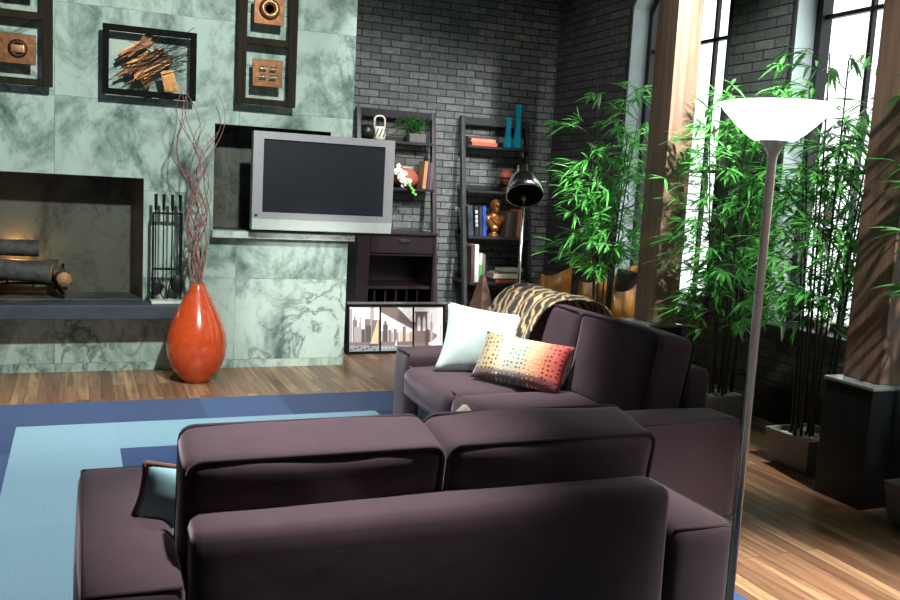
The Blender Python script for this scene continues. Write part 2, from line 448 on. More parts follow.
def cells(bm, us, vs, holes, f, mi=0):
    """rectangles of a wall face between the given grid lines, leaving the holes open"""
    for u0_, u1_ in zip(us, us[1:]):
        for v0_, v1_ in zip(vs, vs[1:]):
            cu, cv = (u0_+u1_)/2, (v0_+v1_)/2
            if any(a < cu < b and c < cv < d for a, b, c, d in holes): continue
            bm.faces.new([bm.verts.new(f(u, v)) for u, v in ((u0_, v0_), (u1_, v0_), (u1_, v1_), (u0_, v1_))]).material_index = mi

# marble chimney wall with the fireplace and the television niche
FX0, FX1, FZ0, FZ1 = -1.75, .456, .54, 1.445
NX0, NX1, NZ0, NZ1 = .96, 1.86, 1.085, 1.885
bm = BM()
us = sorted([-3.2, FX0, FX1, NX0, NX1, 2.035]); vs = sorted([0, FZ0, NZ0, FZ1, NZ1, CZ])
cells(bm, us, vs, [(FX0, FX1, FZ0, FZ1), (NX0, NX1, NZ0, NZ1)], lambda u, v: (u, MY, v))
for q in ([(2.035, MY, 0), (2.035, BY, 0), (2.035, BY, CZ), (2.035, MY, CZ)],): bm.faces.new([bm.verts.new(p) for p in q])
def recess(bm, x0, x1, z0, z1, d, splay, mi):
    fr = [(x0, MY, z0), (x1, MY, z0), (x1, MY, z1), (x0, MY, z1)]
    bk = [(x0+splay, MY+d, z0), (x1-splay, MY+d, z0), (x1-splay, MY+d, z1), (x0+splay, MY+d, z1)]
    a = [bm.verts.new(p) for p in fr]; b = [bm.verts.new(p) for p in bk]
    for i in range(4): bm.faces.new((a[i], a[(i+1) % 4], b[(i+1) % 4], b[i])).material_index = mi
    bm.faces.new(b).material_index = mi
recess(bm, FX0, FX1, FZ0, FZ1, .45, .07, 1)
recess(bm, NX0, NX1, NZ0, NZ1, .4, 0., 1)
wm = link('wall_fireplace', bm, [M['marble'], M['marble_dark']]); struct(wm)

o = link('hearth_slab', B(-2.4, .80, 6.76, MY-.002, .44, .54), M['slate'], bevel=.006)
tag(o, 'dark slate hearth slab below the fireplace opening', 'hearth')
bm = BM(); box(bm, .945, 2.06, 6.97, MY, 1.03, 1.083)
tag(link('marble_ledge', bm, M['marble_slab'], bevel=.005), 'pale marble ledge under the television niche', 'ledge')

# window wall: brick with deep window openings
W = [(3.62, 4.96), (5.63, 6.97), (1.61, 2.95), (-.40, .94)]  # last pair lies out of view, added for daylight and the pole's reflection
SZ, HZ, TZ = .68, 3.15, 3.72
DX = .24
bm = BM()
us = sorted([-2.6]+[v for w in W for v in w]+[BY]); vs = [0, SZ, TZ, CZ]
cells(bm, us, vs, [(a, b, SZ, TZ) for a, b in W], lambda u, v: (WX, u, v))
for a, b in W:          # canted heads
    for y0_, y1_ in ((a, a+.4), (b, b-.4)):
        bm.faces.new([bm.verts.new(p) for p in ((WX, y0_, HZ), (WX, y0_, TZ), (WX, y1_, TZ))])
struct(link('wall_right', bm, M['brick_side']))
for i, (a, b) in enumerate(W):
    n = str(i+1)
    hd = [(a, HZ), (a+.4, TZ), (b-.4, TZ), (b, HZ)]
    loop = [(a, SZ)]+hd+[(b, SZ)]
    bm = BM()
    for (p, q) in zip(loop, loop[1:]+loop[:1]):
        bm.faces.new([bm.verts.new(x) for x in ((WX, *p), (WX, *q), (WX+DX+.08, *q), (WX+DX+.08, *p))])
    win = link('window_'+n, bm, M['jamb']); struct(win)
    def ring(bm, x0, x1, inset, out=0.):
        cy, cz = (a+b)/2, (SZ+TZ)/2
        off = lambda k: [(y+(inset-out if y < cy else -inset+out)*k, z+(inset if z < cz else -inset)*k) for y, z in loop]
        A_, B_ = off(0), off(1)
        for x in (x0, x1):
            for k in range(len(loop)):
                j = (k+1) % len(loop)
                bm.faces.new([bm.verts.new((x, *p)) for p in (A_[k], A_[j], B_[j], B_[k])])
        for k in range(len(loop)):
            j = (k+1) % len(loop)
            bm.faces.new([bm.verts.new(p) for p in ((x0, *B_[k]), (x0, *B_[j]), (x1, *B_[j]), (x1, *B_[k]))])
    bm = BM(); ring(bm, WX+DX-.06, WX+DX+.03, .055)
    link('window_frame', bm, M['iron'], win)
    bm = BM()          # dark edging around the opening on the brick face
    for (p, q) in zip(loop, loop[1:]+loop[:1]):
        if p[1] == SZ and q[1] == SZ: continue
        tube(bm, [(WX-.004, *p), (WX-.004, *q)], .016, 6)
    link('edging', bm, M['black_paint'], win)
    bm = BM(); pw = (b-a)/3
    for k in (1, 2): box(bm, WX+DX-.03, WX+DX+.005, a+pw*k-.013, a+pw*k+.013, SZ, TZ)
    for z in (1.745, 2.79): box(bm, WX+DX-.031, WX+DX+.006, a, b, z-.014, z+.014)
    link('muntins', bm, M['iron'], win)
    bm = BM(); box(bm, WX+DX+.004, WX+DX+.010, a+.03, b-.03, SZ+.03, TZ-.03)
    link('pane', bm, M['glass'], win)
    bm = BM(); box(bm, WX-.03, WX+DX-.06, a-.04, b+.04, SZ-.05, SZ+.004)
    link('window_sill', bm, M['black_paint'], win, bevel=.006)
bm = BM(); box(bm, WX-.03, WX-.001, -2.6, BY-.02, 0, .26)
struct(link('baseboard_right', bm, M['black_paint'], bevel=.006))
bm = BM(); box(bm, 2.04, WX-.03, BY-.03, BY-.001, 0, .16)
struct(link('baseboard_back', bm, M['black_paint'], bevel=.006))

# wooden columns on black plinths
def column(y0, label):
    t = thing('timber_column', label, 'column', (3.80, y0+.12, 0), 0, 'wooden columns')
    link('plinth', B(-.155, .155, -.16, .15, 0, .612), M['plinth'], t, bevel=.004)
    link('ledge', B(-.162, .162, -.167, .157, .613, .63), M['plinth_top'], t, bevel=.003)
    link('post', B(-.06, .145, -.11, .13, .631, CZ-.002), M['beam'], t, bevel=.005)
column(3.265, 'square wooden column on a black plinth beside the planter at the right edge')
column(5.22, 'square wooden column on a black plinth rising behind the sofa with the throw')

# ------------------------------------------------------------------ rug
o = link('carpet_tile_rug', B(0, 3.21, 0, 4.815, 0, .012), M['rug']); place(o, -.853, 1.26, .0005)
tag(o, 'blue carpet tile rug with a light blue ring and navy centre', 'rug')

# ------------------------------------------------------------------ sofas
def sofa(name, label, Wd, D, loc, rz, CZS=.62, bh_=.66):
    """back along local +Y side, seat faces -Y; origin at floor centre"""
    t = thing(name, label, 'sofa', loc, rz)
    aw, ah, bt, bh, sh = .24, .525, .15, bh_, .46
    hw = Wd/2; hd = D/2
    link('base', xform(cushion(Wd-2*aw+.02, D-.1, .21, .025, wrinkle=0, n=8), TR(0, .02, .165)), M['sofa'], t, True)
    for s in (-1, 1):
        am = link('arm', xform(cushion(aw, D, ah-.05, .035, (.012, .008, .012), 14, .002, s), TR(s*(hw-aw/2), 0, .05+(ah-.05)/2)), M['sofa'], t, True)
        bm = BM()
        xo, xi = s*(hw-.012), s*(hw-aw+.012); z = ah-.008
        tube(bm, [(xo, -hd+.012, z), (xo, hd-.012, z)], .005, 6)
        tube(bm, [(xi, hd-.01, z), (xo, hd-.01, z)], .005, 6)
        tube(bm, [(xi, -hd+.01, z), (xo, -hd+.01, z)], .005, 6)
        tube(bm, [(xo, hd-.008, .07), (xo, hd-.008, z)], .004, 6)
        link('piping', bm, M['piping'], am, True)
    bk = link('back', xform(cushion(Wd-2*aw-.015, bt, bh-.06, .035, (0, .012, .006), 14, .002, 3), TR(0, hd-bt/2, .06+(bh-.06)/2)), M['sofa'], t, True)
    iw = (Wd-2*aw)/2
    for s in (-1, 1):
        sc = link('seat_cushion', xform(cushion(iw-.008, D-bt+.03, .185, .05, (0, .015, .018), 14, .004, s+5), TR(s*iw/2, -bt/2-.02, .27+.0925)), M['sofa'], t, True)
        bm = BM(); x0, x1, yf = s*iw/2-iw/2+.02, s*iw/2+iw/2-.02, -hd-.008
        tube(bm, [(x0, yf+.016, .45), (x1, yf+.016, .45)], .005, 6)
        link('piping', bm, M['piping'], sc, True)
        cw, ch, ct = iw-.006, .44, .22
        mt = TR(s*iw/2, hd-bt-.10, CZS) @ RX(math.radians(-10))
        bc = link('back_cushion', xform(cushion(cw, ct, ch, .038, (.006, .024, .012), 20, .005, s+9+rz), mt), M['sofa'], t, True)
        bm = BM()
        for yy in (-ct/2+.008, ct/2-.008):
            q = []
            a_, b_, r_ = cw/2-.005, ch/2-.006, .036
            for cx, cz, st in ((a_-r_, b_-r_, 0), (-a_+r_, b_-r_, 1), (-a_+r_, -b_+r_, 2), (a_-r_, -b_+r_, 3)):
                for k in range(5):
                    an = PI/2*(st+k/4); q.append(V((cx+r_*math.cos(an), yy, cz+r_*math.sin(an))))
            q.append(q[0]); tube(bm, q, .0065, 6, cap=False)
        link('piping', xform(bm, mt), M['piping'], bc, True)
    for sx in (-1, 1):
        for sy in (-1, 1): link('foot', B(sx*(hw-.09)-.03, sx*(hw-.09)+.03, sy*(hd-.09)-.03, sy*(hd-.09)+.03, 0, .06), M['foot'], t)
    return t
S1 = sofa('sofa', 'plum fabric loveseat seen from behind in the foreground', 1.86, .96, (.935, 2.085+.48, .0125), PI, .595, .655)
S2 = sofa('sofa', 'plum fabric loveseat side-on, holding pillows and a tiger-striped throw', 1.90, 1.02, (2.28, 4.10, .0125), -PI/2, .64, .70)

# ------------------------------------------------------------------ pillows and throw
o = link('throw_pillow', pillow(.54, .43, .19, sag=.11, skew=.11, seed=1), M['mint'], None, True)
tag(o, 'pale mint satin pillow propped on the far seat of the sofa', 'pillow')
place(o, 2.165, 4.60, .635, math.radians(-14), math.radians(-28), math.radians(7))
o = link('lumbar_pillow', pillow(.52, .28, .14, sag=.05, seed=4), M['lumbar'], None, True)
tag(o, 'cream to red dotted lumbar pillow with blue dots in front of the mint pillow', 'pillow')
place(o, 2.19, 4.20, .60, math.radians(-52), math.radians(-34), math.radians(2))
t = thing('throw_pillow', 'aqua pillow with brown edge in the corner of the foreground loveseat', 'pillow', (.355, 2.56, .572))
mt = RZ(math.radians(4)) @ RX(math.radians(14)) @ RY(math.radians(12))
link('cover', xform(pillow(.42, .20, .11, seed=6), mt), M['aqua'], t, True)
bm = BM()
q = [V((u*.21*(1-.07*(1-v*v)), 0, v*.10*(1-.07*(1-u*u)))) for u, v in
     [(-1, -1+k/6) for k in range(13)]+[(-1+k/6, 1) for k in range(13)]+[(1, 1-k/6) for k in range(13)]+[(1-k/6, -1) for k in range(13)]]
tube(bm, [mt @ p for p in q], .007, 8, cap=False)
link('trim', bm, M['tan_trim'], t, True)
o = link('throw_pillow', pillow(.24, .24, .09, seed=8), M['white'], None, True)
tag(o, 'cream pillow whose edge peeks up between the two foreground back cushions', 'pillow')
place(o, 1.165, 2.64, .652, 0, math.radians(20), math.radians(45))

# throw draped over the far back cushion of the side sofa
def throw():
    bm = BM(); uvl = bm.loops.layers.uv.new('UVMap')
    prof = [(2.28, .60), (2.33, .68), (2.375, .76), (2.42, .835), (2.47, .88), (2.54, .905), (2.62, .90), (2.70, .885), (2.77, .86), (2.825, .79), (2.84, .70), (2.845, .58), (2.85, .46)]
    pts = [V((x, 0, z)) for x, z in prof]
    ns, nt = 48, 44; g = {}
    ls = [0]
    for a, b in zip(pts, pts[1:]): ls.append(ls[-1]+(b-a).length)
    for i in range(ns+1):
        s = ls[-1]*i/ns; k = max(j for j in range(len(ls)-1) if ls[j] <= s+1e-9); f = (s-ls[k])/(ls[k+1]-ls[k])
        p = pts[k].lerp(pts[k+1], f); d = (pts[k+1]-pts[k]).normalized(); nrm = V((-d.z, 0, d.x))
        for j in range(nt+1):
            v = j/nt; y = 4.36+.74*v
            fold = .014*math.sin(v*19+1.5*math.sin(s*5)+s*2)+.012*noise.noise(V((s*6, v*6, 2)))
            drop = max(0, v-.82)*(-1.0) if .2 < s/ls[-1] < .8 else max(0, v-.82)*-.35
            q = p+nrm*(.018+abs(fold)) + V((0, y+.03*math.sin(s*7), drop*.9-.012*max(0, 1-v*6)))
            g[i, j] = bm.verts.new(q)
    for i in range(ns):
        for j in range(nt):
            f = bm.faces.new((g[i, j], g[i+1, j], g[i+1, j+1], g[i, j+1]))
            for lp, (a, b) in zip(f.loops, ((i, j), (i+1, j), (i+1, j+1), (i, j+1))): lp[uvl].uv = (b/nt*1.1, a/ns*1.3)
    o = link('throw_blanket', bm, M['tiger'], None, True)
    so = o.modifiers.new('solid', 'SOLIDIFY'); so.thickness = .012
    sb = o.modifiers.new('sub', 'SUBSURF'); sb.levels = 1; sb.render_levels = 1
    tag(o, 'black and gold tiger-striped throw draped over the sofa back', 'throw')
throw()

# ------------------------------------------------------------------ torchiere in the foreground
t = thing('torchiere_lamp', 'tall brushed steel torchiere floor lamp with a glowing white bowl shade', 'lamp', (1.625, 1.825, .0125))
link('base', L([(0, 0), (.135, 0), (.14, .008), (.135, .018), (.05, .03), (.02, .045), (0, .045)], 40), M['steel'], t, True)
link('pole', L([(.0115, .03), (.0115, 1.60), (.014, 1.615), (.022, 1.632), (.036, 1.648), (.046, 1.655), (0, 1.655)], 24), M['steel'], t, True)
link('shade', L([(.02, 1.648), (.05, 1.650), (.075, 1.668), (.102, 1.694), (.128, 1.722), (.140, 1.740), (.136, 1.741), (.098, 1.697), (.07, 1.673), (.045, 1.658), (.0, 1.656)], 56), M['shade'], t, True)

# ------------------------------------------------------------------ vase and branches
bm = BM(); lathe(bm, [(0, 0), (.085, 0), (.10, .012), (.135, .05), (.18, .12), (.207, .20), (.214, .27), (.205, .35), (.178, .44), (.138, .53), (.098, .61), (.066, .67), (.05, .705), (.047, .72), (.04, .72), (.036, .70), (.03, .68), (0, .64)], 56)
o = link('floor_vase', bm, M['lacquer'], None, True); place(o, .805, 6.64, 0)
tag(o, 'glossy orange teardrop floor vase before the marble wall', 'vase')
random.seed(11)
t = thing('curly_branches', 'bundle of curly reddish dried branches standing in the orange vase', 'branches', (.805, 6.64, .66))
for i in range(16):
    a = random.uniform(0, 2*PI); sx = random.uniform(-.2, .16); sy = random.uniform(-.12, .22)
    h = random.uniform(1.0, 1.5); ph1, ph2 = random.uniform(0, 6.28), random.uniform(0, 6.28); fr = random.uniform(10, 15)
    pts = []
    for k in range(34):
        f = k/33; amp = .018+.07*f*(1-.3*f)
        pts.append((.018*math.cos(a)+sx*f**1.4+amp*math.sin(fr*f+ph1)-amp*math.sin(ph1)*(1-f), .018*math.sin(a)+sy*f**1.4+amp*.8*math.cos(fr*f+ph2)-amp*.8*math.cos(ph2)*(1-f), h*f))
    pts = [(x, min(y, .40), z) for x, y, z in pts]
    link('branch', T(pts, [.006-.004*k/33 for k in range(34)], 6), M['branch'], t, True)

# ------------------------------------------------------------------ fireplace set, logs
t = thing('fireplace_tools', 'black iron fireplace tool set on a stand at the end of the hearth', 'tool set', (.615, 6.90, .54))
link('stand_base', B(-.115, .115, -.08, .08, 0, .022), M['marble_slab'], t, bevel=.006)
bm = BM()
for s in (-1, 1): tube(bm, [(s*.10, .03, .02), (s*.10, .03, .66)], .008, 8)
for z in (.66, .25): box(bm, -.105, .105, .02, .04, z-.008, z+.008)
link('stand', bm, M['iron'], t)
for i, x in enumerate((-.085, -.03, .03, .085)):
    bm = BM(); tube(bm, [(x, 0, .10), (x, 0, .68), (x, 0, .685), (x, 0, .80)], [.005, .005, .011, .012], 8)
    if i == 0: ball(bm, (x+.01, -.01, .12), .05, .8, .35, 1.3)
    if i == 3: ball(bm, (x-.01, -.012, .14), .055, .85, .3, 1.35)
    if i == 1: tube(bm, [(x, 0, .12), (x-.015, -.01, .07), (x+.012, -.01, .03)], .005, 8); tube(bm, [(x, 0, .14), (x+.03, -.01, .09)], .005, 8)
    if i == 2: tube(bm, [(x, 0, .20), (x-.03, -.01, .03)], .005, 8); tube(bm, [(x, 0, .20), (x+.03, -.01, .03)], .005, 8)
    link(('shovel', 'poker', 'tongs', 'brush')[i], bm, M['iron'], t)
t = thing('log_grate', 'black iron log grate in the fireplace', 'grate', (-.64, 7.29, .542))
bm = BM()
for k in range(7):
    x = -.54+k*.18
    tube(bm, [(x, -.2, .20), (x, -.18, .11), (x, .16, .11), (x, .19, .22)], .011, 8)
for y in (-.12, .10): tube(bm, [(-.60, y, .105), (.60, y, .105)], .012, 8)
link('bars', bm, M['iron'], t, True)
for x in (-.5, .5):
    for y in (-.14, .12): link('leg', T([(x, y, .11), (x+.0, y-.01, .05), (x+math.copysign(.05, x), y-.02, .0)], .012, 8), M['iron'], t, True)
def log(p, q, r, label):
    p, q = V(p), V(q); bm = BM(); n = 14; d = (q-p).normalized(); up = d.orthogonal().normalized(); s = d.cross(up); rings = []
    for i in range(11):
        c = p.lerp(q, i/10); rings.append([bm.verts.new(c+(up*math.cos(2*PI*k/n)+s*math.sin(2*PI*k/n))*r*(1+.16*noise.noise(V((i*.5, k*.9, r*40))))) for k in range(n)])
    for a, b in zip(rings, rings[1:]):
        for k in range(n): bm.faces.new((a[k], a[(k+1) % n], b[(k+1) % n], b[k]))
    for rg in (rings[0][::-1], rings[-1]): bm.faces.new(rg).material_index = 1
    tag(link('firewood_log', bm, [M['log'], M['log_end']], None, True), label, 'log', 'logs on the grate')
log((-1.15, 7.20, .80), (-.17, 7.13, .725), .075, 'thick charred log at the front of the grate')
log((-1.1, 7.42, .748), (-.13, 7.42, .735), .062, 'charred log at the back of the grate')
log((-1.05, 7.33, .905), (-.26, 7.34, .885), .062, 'charred log lying on top of the two lower logs')
log((-.12, 7.33, .70), (-.085, 7.06, .69), .052, 'short split log with a pale cut end at the right of the grate')
log((-.60, 7.045, .578), (-.53, 7.06, .70), .03, 'small pale split log standing in front of the grate')

# ------------------------------------------------------------------ wall art
def frame_rect(bm, x0, x1, z0, z1, w, y0, y1):
    box(bm, x0, x1, y0, y1, z0, z0+w); box(bm, x0, x1, y0, y1, z1-w, z1)
    box(bm, x0, x0+w, y0, y1, z0+w, z1-w); box(bm, x1-w, x1, y0, y1, z0+w, z1-w)
random.seed(5)
t = thing('wall_sculpture', 'black framed copper strip collage with twigs above the fireplace', 'wall art', (.481, 6.96, 2.27), 0)
bm = BM(); frame_rect(bm, -.32, .32, -.242, .242, .042, -.02, .02)
link('frame', bm, M['frame_black'], t, bevel=.003)
bm = BM()
def plate(bm, pts, y, mi=0, th=.006):
    f_ = [bm.verts.new((x, y, z)) for x, z in pts]; b_ = [bm.verts.new((x, y+th, z)) for x, z in pts]
    bm.faces.new(f_).material_index = mi; bm.faces.new(b_[::-1]).material_index = mi
    for i in range(len(pts)): bm.faces.new((f_[i], f_[(i+1) % len(pts)], b_[(i+1) % len(pts)], b_[i])).material_index = mi
for k in range(17):
    f = k/16; a = math.radians(34+random.uniform(-9, 9)); w_ = random.uniform(.010, .019)
    cx, cz = -.135+.17*f, .055-.13*f*abs(f-.1)+.03*math.sin(f*9); ln = (.085+.055*math.sin(PI*f))*random.uniform(.85, 1.15)
    cx += .03*math.sin(k*2.4); cz += .055*math.cos(k*2.4)-.02
    d = V((math.cos(a), math.sin(a))); n_ = V((-d.y, d.x))
    c0 = V((cx, cz)); pts = [c0-d*ln-n_*w_, c0+d*ln-n_*w_*.6, c0+d*(ln+.012)+n_*w_*.5, c0-d*(ln-.01)+n_*w_]
    plate(bm, [tuple(p) for p in pts], -.014-.0022*k, random.choice((0, 0, 1, 1, 0, 3)))
plate(bm, [(-.05, .19), (-.085, .12), (-.01, .10), (.03, .14)], -.016, 1)
plate(bm, [(.02, .12), (.16, .05), (.14, -.02), (.03, .0)], -.018, 1)
plate(bm, [(-.13, -.03), (-.03, -.19), (.02, -.13), (.03, -.02)], -.017, 1)
link('copper_strips', bm, [M['bronze'], M['bronze_dark'], M['copper_bright'], M['copper_gold']], t)
bm = BM(); plate(bm, [(.065, -.055), (.155, -.04), (.195, -.19), (.10, -.197)], -.05, 0, .02)
for k in range(6): plate(bm, [(.072+.014*k, -.06), (.080+.014*k, -.058), (.112+.014*k, -.19), (.104+.014*k, -.192)], -.056, 0, .006)
link('copper_block', bm, M['copper_gold'], t)
bm = BM()
for k in range(20):
    a = math.radians(random.choice([28, 35, 20, 42, -12])+random.uniform(-8, 8)); l = random.uniform(.16, .30); cx, cz = random.uniform(-.12, .2), random.uniform(-.1, .12)
    cx = max(-.3+l*math.cos(a), min(.3-l*math.cos(a), cx)) if k % 4 else cx
    tube(bm, [(cx-l*math.cos(a), -.03, cz-l*math.sin(a)), (cx, -.05-.02*random.random(), cz+.01), (cx+l*math.cos(a), -.04, cz+l*math.sin(a))], .0022, 5)
link('twigs', bm, M['iron'], t)
for z in (-.24, .205): link('wall_bracket', B(-.02, .02, .02, .12, z, z+.03), M['iron'], t)

def tall_frame(x0, x1, label, tops):
    t = thing('framed_relief', label, 'wall art', ((x0+x1)/2, 6.96, 2.04), 0, 'tall framed copper reliefs')
    hw = (x1-x0)/2; w = .066
    bm = BM()
    box(bm, -hw, -hw+w, -.02, .02, 0, .96); box(bm, hw-w, hw, -.02, .02, 0, .96)
    for z0_, z1_ in ((0, .046), (.44, .492), (.91, .96)): box(bm, -hw+w, hw-w, -.02, .02, z0_, z1_)
    link('frame', bm, M['frame_brown'], t, bevel=.003)
    for s in (-1, 1): link('wall_bracket', B(s*(hw-w/2)-.012, s*(hw-w/2)+.012, .02, .12, .2, .24), M['iron'], t)
    for (zc, kind) in ((.235, tops[0]), (.69, tops[1])):
        link('wire', T([(-hw+w, 0, zc-.02), (hw-w, 0, zc-.02)], .0022, 5), M['iron'], t)
        link('wire', T([(-hw+w, 0, zc+.05), (hw-w, 0, zc+.05)], .0022, 5), M['iron'], t)
        p = link('copper_plate', B(-.112, .112, -.035, -.015, zc-.10, zc+.10), M['bronze'] , t, bevel=.004)
        bm = BM()
        if kind == 'ring':
            for k in range(26):
                a = 2*PI*k/26; tube(bm, [(.03*math.cos(a), -.05, zc+.012+.03*math.sin(a)), (.052*math.cos(a+.35), -.07, zc+.012+.052*math.sin(a+.35)), (.074*math.cos(a+.7), -.042, zc+.012+.074*math.sin(a+.7))], [.006, .011, .006], 6)
            lathe(bm, [(.028, 0), (.06, .03), (.078, 0), (.06, -.006), (.028, 0)], 28, (0, -.036, zc+.012), 0, RX(PI/2))
            link('relief', bm, M['copper_bright'], p, True)
        elif kind == 'four':
            for sx in (-1, 1):
                for sz in (-1, 1):
                    for k in range(4):
                        x = sx*.036-.02+.013*k; tube(bm, [(x-.005, -.038, zc+sz*.03-.022), (x+.004*sx, -.056, zc+sz*.03), (x+.006, -.038, zc+sz*.03+.022)], [.004, .008, .004], 6)
            link('relief', bm, M['pewter'], p, True)
        else:
            link('boss_ring', L([(.035, 0), (.05, .016), (.062, 0), (.05, -.004), (.035, 0)], 26, (0, -.036, zc), 0, RX(PI/2)), M['bronze_dark'], p, True)
            link('boss', B(-.045, .045, -.058, -.036, zc-.028, zc+.028), M['copper_bright'], p, bevel=.008)
tall_frame(1.094, 1.538, 'tall brown frame with two copper reliefs, one ring shaped, above the niche', ('four', 'ring'))
tall_frame(-.595, -.158, 'tall brown frame with copper reliefs at the left edge of the picture', ('boss', 'four'))

# ------------------------------------------------------------------ television
t = thing('flat_television', 'silver framed flat television standing out from the marble niche', 'television', (1.768, 6.85, 1.107))
bm = BM(); frame_rect(bm, -.555, .555, .085, .737, .0, 0, .1); bm.free()
bm = BM()
box(bm, -.555, -.478, 0, .09, .085, .737); box(bm, .478, .555, 0, .09, .085, .737); box(bm, -.478, .478, 0, .09, .682, .737); box(bm, -.478, .478, 0, .09, .085, .134); box(bm, -.478, .478, .03, .09, .134, .682)
link('bezel', bm, M['silver'], t)
link('screen', B(-.478, .478, .018, .029, .134, .682), M['screen'], t)
link('speaker_bar', B(-.555, .555, -.004, .09, .0, .084), M['silver_light'], t, bevel=.006)
link('brand_mark', L([(0, 0), (.011, 0), (.011, .004), (0, .004)], 16, (-.525, -.001, .108), 0, RX(PI/2)), M['iron'], t)  # plain dark disc in place of the maker's emblem
bm = BM(); box(bm, -.2, .2, .09, .16, .2, .55); box(bm, -.06, .06, .16, .625, .34, .42)
link('wall_arm', bm, M['iron'], t)

# ------------------------------------------------------------------ leaning shelves
def railY(z): return 7.80+.17*z
def leaning(xl, xr, zs, label, wood, woodv, desk):
    t = thing('leaning_shelf', label, 'bookcase', ((xl+xr)/2, 8.0, 0)); ox, oy = (xl+xr)/2, 8.0
    for x in (xl, xr-.04):
        bm = BM(); vs_ = box(bm, x-ox, x+.04-ox, 0, .06, 0, 2.2)
        for v in vs_: v.co.y += railY(v.co.z)-oy-.0
        link('rail', bm, woodv, t, bevel=.003)
    link('top_bar', B(xl+.04-ox, xr-.04-ox, railY(2.17)-oy+.005, railY(2.17)-oy+.05, 2.12, 2.195), woodv, t, bevel=.003)
    for z in zs:
        bm = BM(); y0 = railY(z)-.05-oy; y1 = BY-.005-oy
        box(bm, xl+.042-ox, xr-.042-ox, y0, y1, z-.026, z)
        box(bm, xl+.042-ox, xr-.042-ox, y1-.02, y1, z, z+.05)
        link('shelf', bm, wood, t, bevel=.003)
    if desk:
        y0, y1 = 7.78-oy, BY-.005-oy
        bm = BM()
        for x, x2 in ((xl-.06, xl+.06), (xr-.105, xr-.08)): box(bm, x-ox, x2-ox, y0, y1, .0, 1.045)
        box(bm, xl+.06-ox, xr-.105-ox, y1-.015, y1, .05, 1.045)
        box(bm, xl+.06-ox, xr-.105-ox, y0+.02, y1-.015, .05, .08)
        box(bm, xl+.06-ox, xr-.105-ox, y0+.02, y1-.015, .855, .875)
        link('cabinet_body', bm, wood, t, bevel=.002)
        link('desk_top', B(xl-.07-ox, xr-.075-ox, y0-.02, y1, 1.046, 1.075), wood, t, bevel=.004)
        link('shelf', B(xl+.061-ox, xr-.106-ox, y0+.03, y1-.016, .545, .57), wood, t, bevel=.002)
        bm = BM()
        for k in range(5): x = xl+.14+k*.105; box(bm, x-.008-ox, x+.008-ox, y0+.06, y1-.03, .081, .544)
        link('dividers', bm, wood, t)
        d = link('drawer', B(xl+.063-ox, xr-.108-ox, y0+.002, y0+.02, .88, 1.04), wood, t, bevel=.002)
        bm = BM(); cx = (xl+xr)/2-ox-.005; box(bm, cx-.05, cx+.05, y0-.022, y0-.01, .985, 1.008)
        box(bm, cx-.04, cx-.03, y0-.01, y0+.002, .99, 1.003); box(bm, cx+.03, cx+.04, y0-.01, y0+.002, .99, 1.003)
        link('handle', bm, M['chrome'], d, bevel=.002)
leaning(2.385, 3.165, [1.475, 1.905], 'leaning espresso desk shelf with a drawer, partly behind the television', M['espresso'], M['espresso_v'], True)
leaning(3.435, 4.175, [.14, .61, 1.05, 1.49, 1.92], 'leaning black bookcase in the corner, holding books and teal vases', M['black_wood'], M['black_wood_v'], False)

# things on the shelves
bookmats = {}
def book(name_label, x, y, z, w, h, d, col, ry=0., lying=False, group=None, rz=0., pages=(226, 218, 200)):
    """upright: w thick (x), h tall, d deep, spine to the front.  lying: w long (x), h thick, d deep"""
    t = thing('book', name_label, 'book', (x, y, z), rz, group)
    cm = flat('book_%d_%d_%d' % col, *col); pm = flat('pages', *pages)
    c = .003
    bm = BM(); R3 = RY(ry).to_3x3()
    if lying:
        box(bm, -w/2, w/2, 0, d, 0, c); box(bm, -w/2, w/2, 0, d, h-c, h); box(bm, -w/2, w/2, 0, c, c, h-c)
    else:
        box(bm, -w/2, -w/2+c, 0, d, 0, h); box(bm, w/2-c, w/2, 0, d, 0, h); box(bm, -w/2+c, w/2-c, 0, c, 0, h)
    off = abs(math.sin(ry))*w/2
    for v in bm.verts: v.co = R3 @ v.co+V((0, 0, off))
    link('cover', bm, cm, t)
    bm = BM()
    if lying: box(bm, -w/2+.004, w/2-.004, c+.001, d-.006, c, h-c)
    else: box(bm, -w/2+c, w/2-c, c+.001, d-.006, .004, h-.004)
    for v in bm.verts: v.co = R3 @ v.co+V((0, 0, off))
    link('pages', bm, pm, t)
    return t
def deco(t, boxes, col):
    bm = BM()
    for b in boxes: box(bm, *b)
    link('spine_print', bm, flat('print_%d_%d_%d' % col, *col), t)
gA = 'books on the football shelf'; yB = railY(1.475)+.02
book('tan hardback upright beside the football', 3.045, yB, 1.476, .035, .26, .16, (176, 128, 84), .06, group=gA)
book('dark plum hardback between the tan book and another plum book', 3.083, yB, 1.476, .024, .25, .16, (66, 44, 66), .04, group=gA)
book('grey-plum hardback against the shelf rail, last in its row', 3.113, yB, 1.476, .026, .25, .16, (92, 72, 92), .02, group=gA)
g3 = 'books beside the bronze bust'; y3 = railY(1.05)+.0
book('dark slate-blue hardback first in the row with the bust', 3.522, y3, 1.051, .05, .29, .2, (52, 62, 74), -.10, group=g3)
b = book('black hardback with white spine print', 3.585, y3, 1.051, .042, .285, .2, (28, 28, 32), -.09, group=g3)
bm = BM(); [box(bm, -.012, .012, -.0015, 0, z0_, z0_+.03, 0, RY(-.09).to_3x3()) for z0_ in (.09, .13, .17, .22)]
link('spine_print', bm, flat('spine_white', 205, 205, 200), b)
book('dark navy hardback leaning on the bright blue book', 3.628, y3, 1.051, .03, .28, .2, (36, 46, 66), -.08, group=g3)
